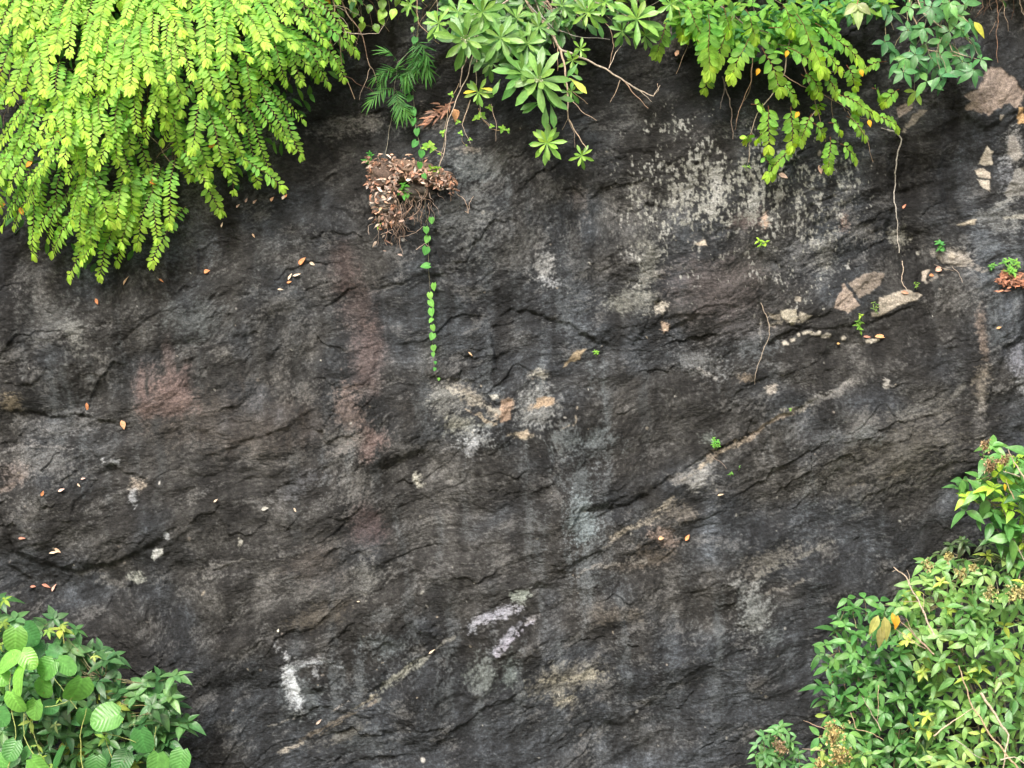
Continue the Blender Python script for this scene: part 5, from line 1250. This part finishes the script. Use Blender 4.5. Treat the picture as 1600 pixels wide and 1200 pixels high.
# red-brown litter on the right edge ledge
lit = Geo()
for k in range(150):
    u, v = R.uniform(1560, 1625), 0; v = 438 + R.gauss(0, 6) + (u - 1560) * .02
    lit.leaf(on_rock(u, v, R.uniform(.01, .05)), (R.gauss(0, 1), -.2, R.gauss(0, .4)), (0, -1, .5), R.uniform(5, 12) * S, R.uniform(2, 4) * S, jit((.34, .15, .09), .3), 'ovate', .5, .3)
for k in range(14):
    lit.tube(curve(on_rock(R.uniform(1555, 1600), 432 + R.gauss(0, 6), .03), on_rock(R.uniform(1590, 1630), 440 + R.gauss(0, 6), .03), 0, .01, 5, .05), .0016, .001, (.3, .2, .14), 4, 0)
o = lit.build('leaf_litter', M_DEAD); tag(o, 'red-brown leaf litter on the ledge at the right edge', 'leaf litter', kind='stuff')

# ------------------------------------------------------------------ 14. bushes along the foot of the cliff
def bush(name, label, cat, poly, spacing, seed, d0, bulge, cols, L, W, n=(3, 5), sh='ovate', mat=None, base_uv=None, trunk_r=.012, back=True, spread=(150, 260), limbs=6, normal=(0, -.62, .78), young=0.0, ycol=(.42, .60, .08), sun_side=None, ydens=.1, layers=2):
    bu, bv = base_uv
    root_p = at(bu, bv, d0 * .6); root_p.z = 0
    root = empty(name, root_p, label, cat)
    gl, gt = Geo(), Geo()
    pts = scatter(poly, spacing, 9000, seed)
    # limbs
    limb_pts = []
    tops = R.sample(pts, min(limbs, len(pts)))
    for (u, v) in tops:
        e = min(edge_d(u, v, poly), 120)
        tp = at(u, v, d0 + bulge * (e / 120) * .6)
        mid = Vector((root_p.x * .5 + tp.x * .5 + R.gauss(0, .1), tp.y * .6 + root_p.y * .4, tp.z * .5))
        c = curve(root_p, mid, 0, .05, 8, .03) + curve(mid, tp, .04, .04, 10, .03)[1:]
        gs = Geo(); gs.tube(c, trunk_r * R.uniform(.7, 1.1), .002, jit((.30, .24, .18)), 7, 0); gs.build('branch', M_BARK, root)
        limb_pts += c[6:]
    for li in range(layers):
        P2 = pts if li == 0 else scatter(poly, spacing * 1.05, 7000, seed + 7)
        for (u, v) in P2:
            e = min(edge_d(u, v, poly), 120) / 120
            if li and e < .10: continue
            d = d0 + bulge * e ** .7 - .16 * li + R.gauss(0, .035)
            p = at(u + R.gauss(0, 3), v + R.gauss(0, 3), d)
            q = min(limb_pts, key=lambda t: (t - p).length_squared + 3 * max(0, t.z - p.z) ** 2)
            m_ = q.lerp(p, .35)
            if (q - p).length < .9:
                gt.tube(curve(p, p.lerp(q, .8), -.02, -.02, 6, .04), .0014, .0028, jit((.24, .22, .12)), 4, 0)
            y = R.random() < ydens
            c = ycol if y else R.choice(cols)
            k = R.randint(*n)
            nn = Vector(normal) + Vector((R.gauss(0, .3), R.gauss(0, .2), R.gauss(0, .2)))
            LL = L * R.uniform(.8, 1.15) * (.8 if y else 1)
            if k >= 5:
                rosette(gl, p, nn, k + 1, LL * S, LL * S * W, c, None, sh, .35, .4, .32)
            else:
                fan(gl, p, (R.gauss(0, .9), -.35, R.gauss(-.35, .6)), nn, k, LL * S, LL * S * W, c, sh, R.uniform(*spread), .4, gt, .004)
    gl.build('foliage', mat or M_GLOSS, root)
    o = gt.build('twigs', M_BARK, root); o['kind'] = 'stuff'
    return root, root_p
def panicle(root, u, v, d, r, col=(.34, .25, .12)):
    g_ = Geo(); c = at(u, v, d)
    for k in range(int(14 + r * 3)):
        a = R.uniform(0, 6.28); q = c + Vector((R.gauss(0, r * .38) * S, -R.uniform(0, r * .5) * S, R.gauss(0, r * .42) * S))
        g_.tube([c + Vector((0, 0, -r * .8 * S)), q], .0008, .0006, (.28, .22, .1), 3, 0)
        g_.leaf(q, (R.gauss(0, 1), -1, R.gauss(0, 1)), (0, 0, 1), 3.6 * S, 3.2 * S, jit(col, .3), 'ovate', .6, .6)
        g_.leaf(q, (R.gauss(0, 1), -1, R.gauss(0, 1)), (1, 0, .5), 3.6 * S, 3.2 * S, jit(col, .3), 'ovate', .6, .6)
    g_.build('flower_panicle', M_DEAD, root)

ZB = lambda x, y: (1160 + x / 2.307, 680 + y / 2.307)
# dim bush behind
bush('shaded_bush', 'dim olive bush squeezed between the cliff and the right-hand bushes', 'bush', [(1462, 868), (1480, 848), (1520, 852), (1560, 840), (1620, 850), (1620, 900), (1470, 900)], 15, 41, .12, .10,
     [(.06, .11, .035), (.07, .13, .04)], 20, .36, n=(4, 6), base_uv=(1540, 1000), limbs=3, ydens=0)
b1, _ = bush('leafy_bush', 'dark green bush with small pointed leaves at the left of the lower right thicket', 'bush',
     [(1268, 1090), (1285, 1058), (1276, 1012), (1305, 975), (1325, 932), (1375, 928), (1420, 925), (1450, 960), (1455, 1060), (1480, 1210), (1300, 1230), (1310, 1160), (1285, 1120)], 16.5, 42, .45, .40,
     [(.055, .17, .045), (.075, .22, .055), (.10, .27, .065), (.14, .33, .09)], 25, .42, n=(3, 5), base_uv=(1400, 1300), limbs=9, ydens=.03, ycol=(.35, .50, .07))
b2, _ = bush('leafy_bush', 'large pale green bush with brown flower heads filling the lower right corner', 'bush',
     [(1425, 905), (1455, 875), (1520, 872), (1570, 868), (1660, 850), (1680, 1260), (1440, 1260), (1420, 1180), (1450, 1100), (1405, 1010), (1395, 945)], 18, 43, .62, .45,
     [(.19, .37, .10), (.15, .32, .085), (.25, .44, .12), (.31, .49, .16), (.10, .24, .06), (.13, .29, .07)], 26, .40, n=(3, 5), base_uv=(1600, 1300), limbs=10, ydens=.09, ycol=(.42, .54, .10))
b3, _ = bush('leafy_bush', 'bright young-leaved bush jutting in at the right edge below the cliff', 'bush',
     [(1490, 768), (1515, 735), (1535, 705), (1560, 692), (1610, 705), (1680, 720), (1680, 880), (1590, 880), (1560, 850), (1540, 815), (1505, 800)], 19, 44, .72, .22,
     [(.12, .31, .08), (.16, .37, .09), (.10, .26, .07)], 32, .44, n=(3, 5), base_uv=(1720, 1000), limbs=6, ydens=.22, ycol=(.40, .62, .07))
b4, _ = bush('leafy_bush', 'small low bush with a brown flower head at the bottom, left of the thicket', 'bush',
     [(1176, 1230), (1182, 1170), (1196, 1140), (1222, 1134), (1240, 1150), (1256, 1180), (1258, 1230)], 13, 45, .70, .12,
     [(.11, .27, .09), (.14, .32, .10), (.09, .23, .07)], 21, .38, n=(4, 5), base_uv=(1215, 1300), limbs=4, ydens=.05)
b5, _ = bush('leafy_bush', 'yellow-green sprig bush with tan flower heads at the bottom edge of the thicket', 'bush',
     [(1272, 1230), (1275, 1175), (1285, 1135), (1310, 1128), (1330, 1150), (1362, 1172), (1362, 1230)], 13, 46, .98, .12,
     [(.17, .36, .09), (.24, .42, .10), (.12, .30, .08)], 22, .42, n=(3, 5), base_uv=(1320, 1300), limbs=4, ydens=.25, ycol=(.42, .56, .12))
for x, y, r in [(668, 465, 11), (740, 440, 9), (785, 500, 14), (890, 565, 14), (980, 570, 18), (830, 475, 9), (1010, 560, 14)]: panicle(b2, *ZB(x, y), 1.05, r * .8, (.44, .40, .17))
for x, y, r in [(875, 35, 10), (890, 110, 14), (945, 90, 9)]: panicle(b3, *ZB(x, y), .95, r, (.34, .24, .13))
for x, y, r in [(135, 1115, 14)]: panicle(b4, *ZB(x, y), .86, r, (.30, .22, .13))
for x, y, r in [(325, 1070, 20), (350, 1150, 18), (280, 1185, 8)]: panicle(b5, *ZB(x, y), 1.14, r, (.46, .36, .15))
for rt, pts, r, c, d in [(b2, [(690, 720), (650, 630), (605, 545), (590, 510), (545, 475)], .0055, (.50, .40, .30), 1.1), (b2, [(590, 510), (575, 495), (555, 485), (540, 492)], .002, (.5, .4, .3), 1.1), (b2, [(605, 545), (600, 500), (592, 485)], .002, (.5, .4, .3), 1.1),
                    (b2, [(640, 600), (610, 600), (570, 598)], .002, (.5, .4, .3), 1.1), (b2, [(650, 640), (655, 600), (652, 570)], .002, (.5, .4, .3), 1.1), (b2, [(690, 790), (640, 740), (600, 700), (560, 660)], .004, (.42, .3, .22), 1.1), (b2, [(660, 770), (610, 740), (545, 690)], .003, (.42, .3, .22), 1.1),
                    (b2, [(680, 780), (620, 720), (590, 660)], .003, (.42, .3, .22), 1.12), (b2, [(1000, 1210), (950, 1150), (880, 1060), (820, 960), (790, 860), (780, 830)], .006, (.48, .40, .28), 1.2), (b2, [(860, 930), (900, 990), (960, 1080), (940, 1200)], .008, (.52, .44, .34), 1.2),
                    (b2, [(690, 1085), (760, 1030), (830, 985)], .0045, (.50, .42, .30), 1.2), (b2, [(770, 1100), (850, 1160), (880, 1170)], .003, (.5, .42, .3), 1.2), (b1, [(390, 1000), (410, 1060), (470, 1075), (510, 1100)], .003, (.4, .34, .25), .95), (b1, [(490, 900), (490, 980), (485, 1040)], .002, (.45, .38, .28), .9),
                    (b1, [(500, 1065), (460, 990), (430, 940)], .003, (.4, .33, .25), .95), (b3, [(1030, 180), (1000, 130), (975, 90), (958, 50)], .005, (.50, .40, .30), 1.0), (b3, [(1000, 150), (960, 135), (940, 130)], .003, (.45, .33, .25), 1.0), (b3, [(980, 230), (960, 190), (950, 160)], .003, (.42, .3, .2), 1.0),
                    (b5, [(300, 1060), (260, 1045), (220, 1028)], .0025, (.42, .30, .22), 1.1), (b5, [(290, 1135), (240, 1132), (215, 1130)], .0025, (.42, .32, .24), 1.1), (b2, [(930, 1170), (980, 1160), (1030, 1190)], .004, (.5, .42, .32), 1.25)]:
    poly_tube(pts, d, d, r, r * .45, c, rt, 'dry_twig', zf=ZB, wob=.03)
for rt, x, y, dx, L, c in [(b2, 560, 650, -.2, 20, (.75, .38, .04)), (b2, 540, 640, .2, 18, (.72, .45, .06)), (b2, 490, 650, -.5, 30, (.45, .46, .14)), (b2, 512, 655, .1, 34, (.40, .38, .12)), (b2, 500, 690, -.1, 30, (.30, .28, .10)), (b3, 945, 175, .1, 10, (.8, .45, .03)), (b5, 262, 1012, 1, 16, (.30, .42, .08))]:
    gs = Geo(); gs.leaf(at(*ZB(x, y), 1.12), (dx, -.2, -1 if abs(dx) < .9 else .1), (0, -1, .3), L * S, L * .42 * S, c, 'ovate', .4, .3, .015)
    tag(gs.build('withered_leaf', M_LEAF, rt), 'yellowing withered leaf')

# lower left: fingered bush with a broad-leaved creeper over it
Z6 = lambda x, y: (x / 4, 900 + y / 4)
bush('fingered_bush', 'dark glossy bush with fingered leaves behind the round-leaved creeper at the lower left', 'bush',
     [(-60, 960), (8, 935), (18, 960), (70, 965), (95, 958), (118, 985), (128, 1010), (150, 1008), (185, 1025), (205, 1052), (190, 1075), (215, 1058), (240, 1052), (270, 1058), (290, 1090), (296, 1130), (270, 1140), (262, 1175), (290, 1230), (-60, 1230)], 19, 51, .42, .25,
     [(.055, .15, .05), (.08, .21, .065), (.12, .26, .09), (.07, .17, .06)], 31, .44, n=(4, 6), base_uv=(60, 1300), limbs=9, ydens=.06, ycol=(.40, .50, .10))
gy = empty('young_shoots', at(100, 985, .75), 'yellow-green young shoots standing above the round leaves at the lower left', 'shoots')
for x, y, r, c in [(30, 150, 80, (.36, .48, .07)), (390, 300, 75, (.42, .46, .12)), (300, 340, 60, (.30, .46, .09)), (585, 500, 55, (.50, .52, .18)), (655, 1010, 75, (.28, .46, .07)), (190, 910, 80, (.50, .52, .12)), (235, 1060, 60, (.42, .46, .10)), (20, 290, 70, (.32, .44, .10)), (370, 770, 40, (.36, .48, .08)), (5, 430, 50, (.38, .50, .08)), (330, 1180, 60, (.40, .50, .08)), (345, 930, 60, (.30, .30, .18)), (830, 925, 40, (.36, .30, .2)), (265, 1130, 50, (.4, .5, .08))]:
    gs = Geo(); fan(gs, at(*Z6(x, y), .85), (R.gauss(0, .4), -.4, R.gauss(-.5, .4)), (R.gauss(0, .3), -.7, .7), R.choice([3, 4, 5]), r / 4 * S * .9, r / 4 * S * .32, lerp(c, (.16, .36, .07), .45), 'ovate', 260, .35)
    gs.build('leaf_sprig', M_LEAF, gy)
for pts in [[(190, 980), (195, 920), (150, 860)], [(235, 1240), (245, 1100), (215, 1000), (200, 900)], [(400, 420), (392, 300)], [(60, 360), (20, 290)], [(720, 1200), (680, 1080), (655, 1010)]]:
    poly_tube(pts, .80, .84, .003, .0018, (.36, .40, .14), gy, 'stem', zf=Z6)
cr = empty('round_leaf_creeper', Vector((at(40, 1200, .9).x, -.9, 0)), 'creeper with large round ribbed leaves draped over the bush at the lower left', 'creeper')
for i, (x, y, r, c, d) in enumerate([(95, 400, 80, .7, .95), (185, 365, 80, .05, .80), (170, 515, 68, .9, 1.02), (45, 525, 82, 1, .98), (110, 640, 92, 1, 1.05), (290, 580, 72, .5, .95), (412, 560, 76, .35, .92), (485, 718, 92, .55, 1.0), (275, 700, 66, .5, .90), (95, 790, 76, .85, 1.0), (215, 838, 66, .6, .98), (310, 820, 62, .1, .82),
                                    (660, 885, 94, .5, 1.0), (893, 1035, 82, .15, .95), (75, 1090, 68, .25, .95), (365, 1135, 78, .05, .92), (240, 1200, 80, .6, 1.02), (1128, 1155, 74, .3, .98), (985, 1180, 78, .4, 1.0), (760, 1155, 72, .0, .84), (525, 880, 58, .15, .84), (0, 620, 66, .8, .94), (20, 700, 60, .5, .88), (155, 1110, 50, .3, .9), (0, 1150, 60, .4, .9), (340, 470, 56, .1, .78), (600, 1190, 70, .1, .8), (240, 460, 60, 0, .74), (0, 880, 70, .2, .8)]):
    gs = Geo()
    rr = r / 4 * S * .88
    a = R.gauss(0, .8)
    d_ = Vector((math.sin(a), R.uniform(-.6, .1), -math.cos(a)))
    p = at(*Z6(x, y), d) - d_.normalized() * rr * .95
    gs.leaf(p, d_, (R.gauss(0, .5), -.8, R.uniform(.1, 1.0)), rr * 2.0, rr * R.uniform(1.75, 2.1), jit(lerp((.055, .20, .06), (.22, .50, .09), c), .08, .03), 'round', R.uniform(.05, .45), R.uniform(.1, .45), .010)
    gs.build('leaf', M_ROUND, cr)
for pts in [[(280, 820), (350, 810), (410, 790), (455, 760)], [(240, 1180), (150, 1000), (150, 860)], [(640, 980), (740, 1000), (850, 1040)], [(480, 830), (400, 720), (340, 640)], [(520, 1240), (500, 1000), (540, 830)], [(960, 1240), (960, 1100), (975, 940)], [(40, 1240), (100, 1000), (60, 700), (80, 480)]]:
    poly_tube(pts, .92, .96, .0034, .002, (.36, .44, .14), cr, 'stem', zf=Z6)
gs = Geo(); b_ = cr.location
for k in range(5): gs.tube(curve(Vector((b_.x + R.gauss(0, .15), b_.y + .2, 0)), at(R.uniform(0, 240), 1215, .85), 0, .05, 10, .03), .008, .004, (.22, .24, .1), 6, 0)
gs.build('trunk', M_BARK, cr)
